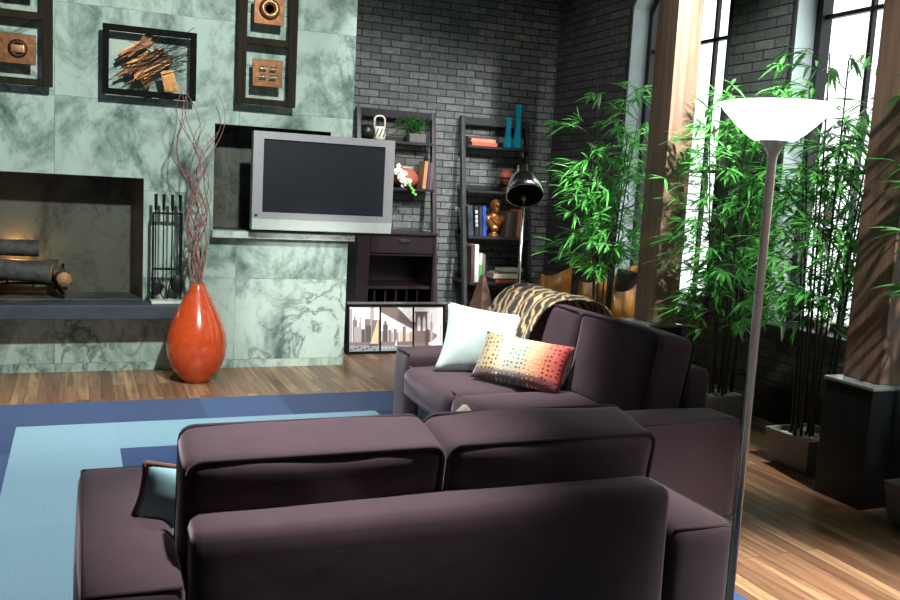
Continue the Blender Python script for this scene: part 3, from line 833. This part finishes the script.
book('bright blue hardback beside the bronze bust', 3.668, y3, 1.051, .034, .29, .2, (34, 72, 168), -.08, group=g3)
book('brown-grey hardback just right of the bronze bust', 3.905, y3, 1.051, .036, .25, .18, (86, 74, 66), .05, group=g3)
book('dark taupe hardback between two brown books', 3.944, y3, 1.051, .034, .25, .18, (62, 54, 50), .03, group=g3)
book('near-black hardback left of the orange-brown book', 3.986, y3, 1.051, .04, .25, .18, (44, 36, 34), .02, group=g3)
book('orange-brown hardback on the bust shelf', 4.03, y3, 1.051, .042, .27, .18, (170, 88, 48), .02, group=g3)
book('dark brown hardback by the bookcase rail right of the orange-brown book', 4.082, y3, 1.051, .044, .25, .18, (58, 40, 34), 0, group=g3)
g4 = 'books on the lower bookcase shelf'; y4 = railY(.61)+.0
book('mauve-grey hardback first on the lower shelf', 3.53, y4, .611, .03, .34, .22, (78, 60, 66), -.05, group=g4)
book('tall white hardback on the lower shelf', 3.572, y4, .611, .04, .36, .22, (236, 234, 226), -.04, group=g4)
b = book('white and green paperback on the lower shelf', 3.612, y4, .611, .032, .28, .2, (66, 150, 76), -.03, group=g4)
bm = BM(); box(bm, -.0155, .0155, -.002, 0, .17, .277, 0, RY(-.03).to_3x3()); link('spine_print', bm, flat('spine_cream', 225, 228, 216), b)
book('grey-brown paperback last of the upright books on the lower shelf', 3.645, y4, .611, .026, .27, .2, (116, 98, 94), -.02, group=g4)
z = .611
book('thin red book at the bottom of the lying stack', 3.93, y4-.01, z, .31, .02, .22, (150, 54, 60), 0, True, g4); z += .0205
book('thin dark book lying on the red book', 3.92, y4, z, .29, .016, .21, (50, 44, 44), 0, True, g4, .05); z += .0165
book('thick cream book lying in the stack', 3.89, y4, z, .27, .045, .2, (198, 182, 152), 0, True, g4, -.03); z += .0455
book('slim dark grey book lying on the cream book', 3.93, y4+.01, z, .26, .02, .19, (74, 72, 68), 0, True, g4, .08); z += .0205
book('pale grey-green book on top of the lying stack', 3.98, y4+.02, z, .22, .026, .18, (170, 172, 152), 0, True, g4, .14)
g1 = 'books lying beside the teal vases'; z = 1.921; y1 = railY(1.92)-.03
book('orange-red book at the bottom of the stack beside the teal vases', 3.665, y1, z, .27, .034, .17, (206, 92, 70), 0, True, g1); z += .0345
book('salmon book in the middle of the stack beside the teal vases', 3.65, y1, z, .265, .032, .16, (222, 136, 112), 0, True, g1, .04); z += .0325
book('dark thin book on top of the stack beside the teal vases', 3.62, y1+.01, z, .25, .02, .15, (66, 50, 48), 0, True, g1, -.05)
yv = railY(1.92)+.055
for x, h, k, lab in ((3.95, .30, .048, 'shorter teal glass vase on the top bookcase shelf'), (4.055, .43, .052, 'taller teal glass vase on the top bookcase shelf')):
    o = link('glass_vase', L([(0, 0), (k*.95, 0), (k, .01), (k*.95, .05), (k*.6, h*.5), (k*.62, h*.72), (k*.8, h*.97), (k*.82, h), (k*.74, h), (k*.5, h*.7), (k*.5, h*.5), (k*.8, .03), (0, .02)], 32), M['teal'], None, True)
    place(o, x, yv, 1.921); tag(o, lab, 'vase', 'teal vases')
# small globe on a dark stand
t = thing('globe_ornament', 'copper red ball ornament on a dark stand on the second shelf', 'ornament', (3.93, railY(1.49)+.08, 1.491))
link('stand', L([(0, 0), (.06, 0), (.06, .01), (.03, .02), (.016, .04), (.03, .06), (.05, .08), (0, .085)], 24), M['bronze_dark'], t, True)
link('ball', BALL((0, 0, .145), .072, seg=24), M['football'], t, True)
bm = BM(); tube(bm, [(.074*math.cos(a), -.0+.074*math.sin(a), .135) for a in [2*PI*k/24 for k in range(25)]], .007, 6, cap=False)
link('band', bm, M['bronze_dark'], t, True)
# bust
def bust():
    t = thing('bronze_bust', 'bronze bust of a bald bearded man between books', 'bust', (3.79, railY(1.05)+.06, 1.051))
    link('pedestal', L([(0, 0), (.062, 0), (.062, .012), (.045, .022), (.034, .035), (.036, .05), (.045, .058), (0, .06)], 24), M['bust'], t, True)
    bm = BM()
    ball(bm, (0, 0, .15), .085, 1.12, .62, .95, 20)            # chest
    ball(bm, (-.07, .0, .165), .05, .8, .8, .9, 14); ball(bm, (.07, .0, .165), .05, .8, .8, .9, 14)   # shoulders
    tube(bm, [(0, .005, .19), (0, .0, .25)], [.045, .036], 14)  # neck
    ball(bm, (0, 0, .30), .054, .92, 1.1, 1.2, 20)             # head
    ball(bm, (0, -.035, .262), .032, 1., .9, 1.1, 12)          # beard
    ball(bm, (0, -.06, .298), .011, .8, 1.2, 1.5, 10)          # nose
    for s in (-1, 1):
        ball(bm, (s*.02, -.05, .312), .010, 1.2, .7, .6, 8); ball(bm, (s*.051, .004, .298), .013, .5, .9, 1.3, 8)
    ball(bm, (0, -.045, .322), .03, 1.3, .6, .35, 12)          # brow
    ball(bm, (0, -.02, .08), .05, 1, .7, .8, 14)
    for k in range(5): tube(bm, [(-.07+.02*k, -.045, .20-.012*k), (-.02+.015*k, -.058, .14), (.03, -.045, .09)], .008, 6)
    o = link('figure', bm, M['bust'], t, True)
    rm = o.modifiers.new('r', 'REMESH'); rm.mode = 'VOXEL'; rm.voxel_size = .006; rm.use_smooth_shade = True
bust()
# left shelf: jug with a loop handle, round dark pot, fern
yA = railY(1.905)+.02
t = thing('carved_jug', 'ivory carved basket jug with a tall loop handle on the desk shelf top', 'jug', (2.61, yA+.03, 1.906))
link('body', L([(0, 0), (.05, 0), (.058, .02), (.062, .06), (.058, .11), (.05, .125), (.044, .125), (.05, .1), (.05, .03), (0, .02)], 28), M['white'], t, True)
link('handle', T([(-.05, 0, .11), (-.05, 0, .19)]+[(.05*math.cos(PI-PI*k/8), 0, .19+.035*math.sin(PI*k/8)) for k in range(1, 8)]+[(.05, 0, .19), (.05, 0, .11)], .009, 8), M['white'], t, True)
bm = BM()
for k in range(10):
    a = 2*PI*k/10; tube(bm, [(.062*math.cos(a), .062*math.sin(a), .03), (.066*math.cos(a+.25), .066*math.sin(a+.25), .065), (.06*math.cos(a+.5), .06*math.sin(a+.5), .105)], .006, 5)
link('carving', bm, M['stone'], t, True)
o = link('round_pot', L([(0, 0), (.05, 0), (.075, .04), (.08, .08), (.06, .12), (.045, .135), (.038, .135), (.05, .11), (.06, .06), (0, .02)], 28), M['black_paint'], None, True)
place(o, 2.50, yA+.05, 1.906); tag(o, 'small round black pot left of the ivory jug', 'pot')
t = thing('potted_fern', 'green fern in a grey stone trough on the desk shelf top', 'plant', (2.98, yA+.035, 1.906))
link('trough', B(-.085, .085, -.05, .05, 0, .085), M['stone'], t, bevel=.008)
random.seed(3)
bm = BM()
for k in range(46):
    a = random.uniform(0, 2*PI); l = random.uniform(.10, .23); up = random.uniform(.05, .16)
    pts = [V((0, 0, .08)).lerp(V((l*math.cos(a)*1.0-.03, l*math.sin(a)*.35-.01, .09)), f)+V((0, 0, up*math.sin(PI*min(1, f*.8)))) for f in [i/7 for i in range(8)]]
    tube(bm, pts, .0018, 4)
    for i in range(1, 8):
        d = (pts[i]-pts[i-1]).normalized(); s = d.cross(V((0, 0, 1))).normalized(); w = .034*(1-i/9)
        for sg in (-1, 1):
            p = pts[i]; bm.faces.new([bm.verts.new(x) for x in (p-d*.007, p+s*sg*w*.6+d*.001, p+s*sg*w+d*.012, p+d*.006)])
link('fronds', bm, M['fern'], t)
# football, flowers, berries
t = thing('football', 'brown leather football lying on the desk shelf', 'football', (2.87, railY(1.475)+.09, 1.476+.098), .25)
prof = [(0 if abs(u) == 1 else .098*(1-u*u)**.62, u*.152) for u in [-1+2*k/24 for k in range(25)]]
link('ball', xform(L([(max(.001, r), z_) for r, z_ in prof], 28), RY(PI/2+.12)), M['football'], t, True)
bm = BM(); tube(bm, [(-.05, -.03, .094), (.05, -.03, .084)], .004, 6)
for k in range(7): x = -.042+.014*k; tube(bm, [(x, -.042, .088), (x, -.03, .097), (x, -.016, .098)], .003, 5)
link('laces', bm, M['white'], t, True)
t = thing('flower_spray', 'white blossom spray with green berries beside the football', 'flowers', (2.80, railY(1.475)-.01, 1.478))
random.seed(8); bm = BM()
for k in range(44):
    a = random.uniform(0, 2*PI); f = random.random(); cx, cz = -.05+.10*f, .16-.12*f
    c = V((cx+.045*math.cos(a)*random.random(), -.04+.03*random.uniform(-1, 1), max(.02, cz+.045*math.sin(a)*random.random())))
    for q in range(5):
        b_ = 2*PI*q/5+a; ball(bm, c+V((.014*math.cos(b_), -.004, .014*math.sin(b_))), .011, 1, .45, 1, 6)
link('blossoms', bm, M['petal'], t, True)
for k in range(7): link('berry', BALL((.055+.012*k*random.uniform(.6, 1), -.075-.006*(k % 3), .03-.018*k*.9+.012*random.random()), .014, seg=12), M['berry'], t, True)
link('stem', T([(0, -.05, .10), (.05, -.066, .05), (.08, -.072, .0), (.11, -.072, -.07)], .003, 6), M['fern'], t, True)

# ------------------------------------------------------------------ skyline print on the floor
def skyline():
    t = thing('triptych_print', 'wide framed three-panel print of a harbour skyline and bridge leaning on the floor', 'picture', (2.655, 7.52, .0))
    tilt = Matrix.Translation((0, 0, .0)) @ RX(math.radians(-7))
    w, h = .93, .44
    bm = BM(); frame_rect(bm, -w/2, w/2, .0, h, .022, -.012, .012)
    for x in (-.157, .157): box(bm, x-.006, x+.006, -.0105, .0105, .022, h-.022)
    link('frame', xform(bm, tilt), M['frame_black'], t)
    link('top_rail', xform(B(-w/2-.005, w/2+.018, -.022, .02, h+.0005, h+.022), tilt), M['stone'], t, bevel=.003)
    pals = [flat('p_sky', 246, 240, 240), flat('p_far', 176, 164, 168), flat('p_mid', 132, 116, 116), flat('p_dark', 92, 80, 82), flat('p_sail', 226, 200, 160), flat('p_water', 150, 156, 164), flat('p_iron', 122, 104, 102)]
    x0s = [-.443, -.149, .165]; x1s = [-.165, .149, .443]
    Z0, Z1 = .024, h-.024
    random.seed(21)
    for pi_ in range(3):
        a, b = x0s[pi_], x1s[pi_]; bm = BM(); layer = [0]
        def poly(pts, mi):
            layer[0] += 1; y = -.0005-.00012*layer[0]
            pts = [(max(a, min(b, x)), max(Z0, min(Z1, z))) for x, z in pts]
            try: bm.faces.new([bm.verts.new((x, y, z)) for x, z in pts]).material_index = mi
            except ValueError: pass
        box(bm, a, b, 0, .006, Z0, Z1, 0)
        def rect(x0, x1, z0, z1, mi):
            if x1 > a and x0 < b: poly([(x0, z0), (x1, z0), (x1, z1), (x0, z1)], mi)
        wz = .085
        if pi_ == 0:
            for x0, x1, zt, mi in ((-.443, -.415, .40, 1), (-.41, -.37, .30, 2), (-.40, -.385, .33, 2), (-.355, -.33, .28, 1), (-.345, -.335, .33, 1), (-.33, -.30, .22, 3), (-.30, -.25, .31, 2), (-.25, -.215, .42, 1), (-.235, -.165, .30, 2), (-.29, -.24, .25, 3), (-.40, -.35, .24, 1)): rect(x0, x1, wz-.02, zt, mi)
            rect(a, b, Z0, wz+.01, 5); rect(a, b, wz-.01, wz+.02, 2)
            poly([(-.25, .09), (-.175, .09), (-.172, .33)], 4); rect(-.26, -.17, .07, .085, 3)
            for k in range(7): x = -.43+.035*k; rect(x, x+.02, .03+.01*(k % 3), .045+.01*(k % 3), 3)
        elif pi_ == 1:
            for x0, x1, zt, mi in ((-.145, -.125, .20, 1), (-.13, -.085, .26, 3), (-.118, -.098, .29, 3), (-.08, -.05, .21, 2), (-.055, -.035, .19, 1), (-.03, .0, .22, 2), (.0, .02, .19, 1), (.03, .05, .20, 4), (.055, .085, .24, 2), (.07, .072, .27, 2), (.09, .12, .18, 4), (.12, .149, .19, 1)): rect(x0, x1, wz-.02, zt, mi)
            rect(a, b, Z0, wz, 5); rect(a, b, wz-.012, wz+.02, 2)
            poly([(-.149, Z1), (.0, Z1), (.149, .275), (.149, .215), (-.149, .37)], 6)
            poly([(-.02, .07), (.005, .07), (-.005, .13)], 0)
            for k in range(9): x = -.14+.033*k; rect(x, x+.014, .05, .056, 0)
        else:
            poly([(.165, .27), (.165, .20), (.165, .09), (.30, .09), (.36, .115), (.38, .15)], 6)
            poly([(.165, .285), (.165, .20), (.38, .13), (.40, .16)], 6)
            rect(.178, .292, .08, .36, 6); rect(.172, .298, .36, .375, 6)
            for x in (.197, .247):
                poly([(x, .20), (x+.03, .20), (x+.03, .30), (x+.015, .34), (x, .30)], 0)
            rect(.332, .338, .12, .36, 1); rect(.325, .345, .10, .28, 1); rect(.41, .43, .1, .25, 1)
            rect(a, b, Z0, wz-.02, 5); rect(.165, .30, wz-.03, wz+.01, 2)
            poly([(.37, .06), (.42, .06), (.41, .22)], 0); rect(.36, .443, .055, .065, 2)
        link('print_panel', xform(bm, tilt), pals, t)
skyline()

# woven pyramid
bm = BM(); n = 24
for k in range(n):
    f0, f1 = k/n, (k+1)/n; r0_, r1_ = .17*(1-f0)+.012*f0, .17*(1-f1)+.012*f1
    z0, z1 = .74*f0, .74*f1; q = []
    for r_, z_ in ((r0_+.003, z0), (r1_+.003, z1)):
        q.append([bm.verts.new((sx*r_, sy*r_, z_)) for sx, sy in ((-1, -1), (1, -1), (1, 1), (-1, 1))])
    for i in range(4): bm.faces.new((q[0][i], q[0][(i+1) % 4], q[1][(i+1) % 4], q[1][i]))
    if k == n-1: bm.faces.new(q[1])
    if k == 0: bm.faces.new(q[0][::-1])
o = link('woven_pyramid', bm, M['wicker']); place(o, 3.36, 7.30, 0, .35)
tag(o, 'brown woven pyramid in front of the black bookcase', 'ornament')

# ------------------------------------------------------------------ pharmacy lamp behind the side sofa
t = thing('task_floor_lamp', 'chrome task floor lamp with a bell head before the bookcase', 'lamp', (3.16, 6.2, 0))
link('base', L([(0, 0), (.12, 0), (.125, .012), (.11, .022), (0, .026)], 36), M['chrome'], t, True)
link('pole', T([(0, 0, .02), (0, 0, 1.44)], .0125, 14), M['chrome'], t, True)
hm = TR(-.03, -.05, 1.55) @ RZ(math.radians(-27)) @ RX(math.radians(-38)) @ RY(math.radians(-6))
h_ = link('head', L([(.138, -.10), (.142, -.10), (.138, -.05), (.115, .03), (.085, .08), (.05, .105), (.046, .11), (.046, .17), (.04, .178), (.0, .178)], 44, (0, 0, 0), 0, hm, False), M['chrome'], t, True)
link('head_lining', L([(.137, -.099), (.132, -.05), (.108, .03), (.078, .075), (.0, .095)], 44, (0, 0, 0), 0, hm, False), M['lining'], h_, True)
link('switch_knob', T([hm @ V((.10, 0, .02)), hm @ V((.17, 0, .03))], .007, 8), M['chrome'], h_, True)
link('joint', BALL((0, 0, 1.45), .02, seg=16), M['steel'], t, True)

# ------------------------------------------------------------------ chairs in the corner
def chair(x, y, rz, label):
    t = thing('barrel_chair', label, 'chair', (x, y, 0), rz, 'wooden chairs in the corner')
    n = 18; bm = BM(); r1, r2 = .27, .295; g = []
    for k in range(n+1):
        a = math.radians(-20+220*k/n); top = .92-.20*abs(math.cos(a))**2
        g.append([bm.verts.new((r_*math.cos(a), r_*math.sin(a), z_)) for r_, z_ in ((r1, .38), (r2, .38), (r2+.01, top), (r1+.01, top))])
    for a_, b_ in zip(g, g[1:]):
        for i in range(4): bm.faces.new((a_[i], a_[(i+1) % 4], b_[(i+1) % 4], b_[i]))
    bm.faces.new(g[0]); bm.faces.new(g[-1])
    link('backrest', bm, M['wood_orange'], t, True)
    link('back_pad', xform(cushion(.38, .06, .40, .03, (0, .015, 0), 8, 0), TR(0, .215, .68)), M['seat_black'], t, True)
    link('seat', xform(cushion(.46, .44, .09, .035, (0, 0, .012), 8, 0), TR(0, -.02, .43)), M['seat_black'], t, True)
    for sx in (-1, 1):
        for sy in (-1, 1): link('leg', T([(sx*.17, sy*.16, .39), (sx*.2, sy*.19, 0)], [.02, .014], 8), M['wood_orange'], t, True)
chair(4.19, 7.22, math.radians(-80), 'honey wood barrel chair with black pad nearest the brick corner')
chair(4.19, 6.58, math.radians(-95), 'honey wood barrel chair with black pad below the far window')

# ------------------------------------------------------------------ bamboo plants
def planter_bm(top, bot, h):
    bm = BM()
    def sq(r, z): return [bm.verts.new((sx*r, sy*r, z)) for sx, sy in ((-1, -1), (1, -1), (1, 1), (-1, 1))]
    rings = [sq(bot*.86, 0), sq(bot*.86, .018), sq(bot, .024), sq(top, h), sq(top-.022, h), sq(top-.03, h-.04)]
    for a, b in zip(rings, rings[1:]):
        for i in range(4): bm.faces.new((a[i], a[(i+1) % 4], b[(i+1) % 4], b[i]))
    bm.faces.new(rings[0]); bm.faces.new(rings[-1]); return bm
def leaf(bm, p, d, ln, w, up):
    d = d.normalized(); s = d.cross(up)
    if s.length < 1e-3: s = d.orthogonal()
    s.normalize(); nrm = s.cross(d)
    droop = V((0, 0, -1))
    pts = []
    for f, ww in ((0, .12), (.3, 1.), (.65, .72), (1., 0.)):
        c = p+d*ln*f+droop*ln*.2*f*f
        pts.append((c, ww*w/2))
    prev = None
    for c, ww in pts:
        if ww == 0: cur = [bm.verts.new(c)]
        else: cur = [bm.verts.new(c-s*ww+nrm*ww*.25), bm.verts.new(c), bm.verts.new(c+s*ww+nrm*ww*.25)]
        if prev:
            if len(cur) == 3: bm.faces.new((prev[0], prev[1], cur[1], cur[0])); bm.faces.new((prev[1], prev[2], cur[2], cur[1]))
            else: bm.faces.new((prev[0], prev[1], cur[0])); bm.faces.new((prev[1], prev[2], cur[0]))
        prev = cur
def bamboo(x, y, label, seed, ncane=9, zlo=.75, ztop=2.25, spread=.36, twigs=17, xlim=None, ymin=None, ph_=.21):
    random.seed(seed)
    t = thing('potted_bamboo', label, 'plant', (x, y, 0), 0, 'potted bamboo plants')
    link('planter', planter_bm(.175, .15, ph_), M['concrete'], t, bevel=.004)
    so = link('soil', B(-.145, .145, -.145, .145, ph_-.05, ph_-.028), M['soil'], t)
    bm = BM()
    for k in range(46): ball(bm, (random.uniform(-.125, .125), random.uniform(-.125, .125), ph_-.022), random.uniform(.014, .026), 1, random.uniform(.7, 1), .7, 7)
    pb = link('pebbles', bm, M['pebble'], t, True); pb['kind'] = 'stuff'
    fol = BM()
    def okp(q):
        if q.x+x > WX-.03: return False
        if xlim and q.x+x < xlim[0]: return False
        if ymin and q.y+y < ymin: return False
        return True
    for c in range(ncane):
        a = 2*PI*c/ncane+random.uniform(-.3, .3); r_ = random.uniform(.03, .11)
        bx_, by_ = r_*math.cos(a), r_*math.sin(a); h = ztop*random.uniform(.68, 1.0)
        ox, oy = spread*.45*math.cos(a)*random.uniform(.3, 1), spread*.45*math.sin(a)*random.uniform(.3, 1)
        pts = [V((bx_+ox*f**1.7, by_+oy*f**1.7, ph_-.04+(h-ph_)*f)) for f in [i/9 for i in range(10)]]
        bm = BM(); rp, rd = [], []
        for i, p in enumerate(pts): rp.append(p); rd.append((.0085-.005*i/9)*(1.15 if i % 2 else .95))
        tube(bm, rp, rd, 7); link('cane', bm, M['cane'], t, True)
        for k in range(twigs):
            z_ = zlo+(h-zlo)*((k+random.random())/twigs)
            f = max(0, min(.999, (z_-ph_+.04)/(h-ph_))); i = int(f*9); p = pts[i].lerp(pts[i+1], f*9-i)
            an = random.uniform(0, 2*PI); l = random.uniform(.10, spread)*(1.05-.45*max(0, (z_/h-.6)/.4))
            tip = p+V((l*math.cos(an), l*math.sin(an), l*random.uniform(.15, .7)))
            if not okp(tip): continue
            mid = p.lerp(tip, .5)+V((0, 0, .03)); tube(fol, [p, mid, tip], [.0028, .0022, .0014], 4, 1)
            for q in range(random.randint(6, 10)):
                f2 = random.choice((.55, .8, 1., 1., 1.)); base = p.lerp(tip, f2)+V((0, 0, .02*(1-f2)))
                d = V((math.cos(an+random.uniform(-1.1, 1.1)), math.sin(an+random.uniform(-1.1, 1.1)), random.uniform(-.55, .5)))
                ln = random.uniform(.11, .20)
                if okp(base+d.normalized()*ln*1.02): leaf(fol, base, d, ln, random.uniform(.017, .029), V((random.uniform(-.4, .4), random.uniform(-.4, .4), 1)))
    link('foliage', fol, [M['leaf'], M['cane']], t)
bamboo(3.93, 6.18, 'potted bamboo at the far window, in front of the honey wood chairs', 1, 10, .85, 2.45, .40, 19)
bamboo(4.10, 4.92, 'potted bamboo between the two windows, behind the side sofa', 2, 11, .62, 2.40, .40, 22, ymin=4.4)
bamboo(3.93, 3.885, 'potted bamboo before the near window, beside the near plinth', 3, 12, .8, 2.4, .36, 18, ymin=3.5)
bamboo(3.795, 2.91, 'potted bamboo cut off by the right picture edge, in front of the near column', 4, 9, 1.0, 2.3, .34, 11, xlim=(3.58, 9))

# orchid on the window sill
t = thing('orchid', 'pink orchid in a white pot on the near window sill', 'flower', (4.56, 4.50, .685))
link('pot', L([(0, 0), (.04, 0), (.055, .09), (.05, .09), (.04, .07), (0, .07)], 24), M['white'], t, True)
link('stem', T([(0, 0, .07), (-.01, .02, .4), (-.02, .04, .7), (-.04, .0, .84), (-.06, -.05, .80)], .004, 6), M['cane'], t, True)
random.seed(9)
for k in range(7):
    f = k/6; c = V((-.03-.05*f, .05-.10*f, .55+.30*math.sin(f*2.2)*.9)); bm = BM()
    for q in range(5): b_ = 2*PI*q/5; ball(bm, c+V((-.004, .022*math.cos(b_), .022*math.sin(b_))), .018, .35, 1, 1, 8)
    link('blossom', bm, M['pink'], t, True)
bm = BM()
for k in range(5): a = 2*PI*k/5; leaf(bm, V((0, 0, .08)), V((math.cos(a), math.sin(a), .3)), .13, .045, V((0, 0, 1)))
link('leaves', bm, M['leaf'], t)

# ------------------------------------------------------------------ light
def spot(name, loc, tgt, power, size=50, blend=.5, rad=.12, col=(1, 1, 1)):
    d = bpy.data.lights.new(name, 'SPOT'); d.energy = power; d.spot_size = math.radians(size); d.spot_blend = blend; d.shadow_soft_size = rad; d.color = col
    o = bpy.data.objects.new(name, d); COL.objects.link(o); o.location = loc
    o.rotation_euler = (V(tgt)-V(loc)).to_track_quat('-Z', 'Y').to_euler(); return o
def point(name, loc, power, rad, col):
    d = bpy.data.lights.new(name, 'POINT'); d.energy = power; d.shadow_soft_size = rad; d.color = col
    o = bpy.data.objects.new(name, d); COL.objects.link(o); o.location = loc; return o
spot('marble_key', (1.2, 1.7, 4.1), (.35, 7.08, 1.25), 1180, 58, .8, .12, (.90, 1., .93))
spot('niche_spot', (1.4, .3, 2.9), (1.72, 7.08, .52), 1500, 12, .9, .05, (1., .99, .98))
spot('brick_spot', (2.5, 5.2, 4.2), (2.85, 8.2, 1.6), 420, 44, .9, .08, (.95, .98, 1.))
spot('corner_fill', (2.6, 5.4, 4.2), (4.5, 7.6, 1.8), 130, 60, .9, .08, (1., .96, .92))  # added weak fill that lifts the dark brick corner
spot('sofa_spot', (1.7, 4.2, 4.2), (2.12, 4.45, .6), 1150, 25, .9, .08, (1., .97, .95))
spot('rug_spot', (.0, 4.4, 4.2), (.1, 4.6, 0), 640, 72, .8, .1, (.97, .98, 1.))
spot('loveseat_spot', (.7, 2.02, 4.2), (.62, 2.34, .8), 1400, 24, 1., .06, (1., .95, .95))
spot('floor_spot', (3.1, 1.2, 4.2), (2.38, 2.35, 0), 2600, 28, 1., .1, (1., .96, .9))
spot('pole_fill', (1.3, -2.0, 2.5), (1.66, 1.82, 1.22), 170, 14, .8, .04, (1., .95, .9))  # added fill from the camera side, brightens the torchiere pole
spot('column_spot', (3.68, 2.9, 4.15), (3.88, 5.15, 2.6), 2000, 46, .9, .06, (1., .97, .94))
spot('plant_spot', (3.70, 3.7, 4.2), (4.05, 5.8, 1.3), 1150, 46, .8, .08, (.98, 1., .95))
spot('near_plant_spot', (3.2, .9, 4.1), (3.9, 3.6, 1.5), 1500, 36, .8, .08, (1., .97, .93))
point('torchiere_bulb', (1.625, 1.825, 1.712), 12, .03, (1., .95, .88))
point('ember_glow', (-.42, 7.47, .86), 3.2, .02, (1., .5, .2))

w = bpy.data.worlds.new('world'); S.world = w; w.use_nodes = True
bg = w.node_tree.nodes['Background']; bg.inputs[0].default_value = (.93, 1., .98, 1); bg.inputs[1].default_value = 2.2
S.view_settings.view_transform = 'Standard'; S.view_settings.look = 'None'; S.view_settings.exposure = 0; S.view_settings.gamma = 1
S.view_settings.use_curve_mapping = False
S.cycles.use_denoising = True
S.cycles.max_bounces = 6; S.cycles.sample_clamp_indirect = 6
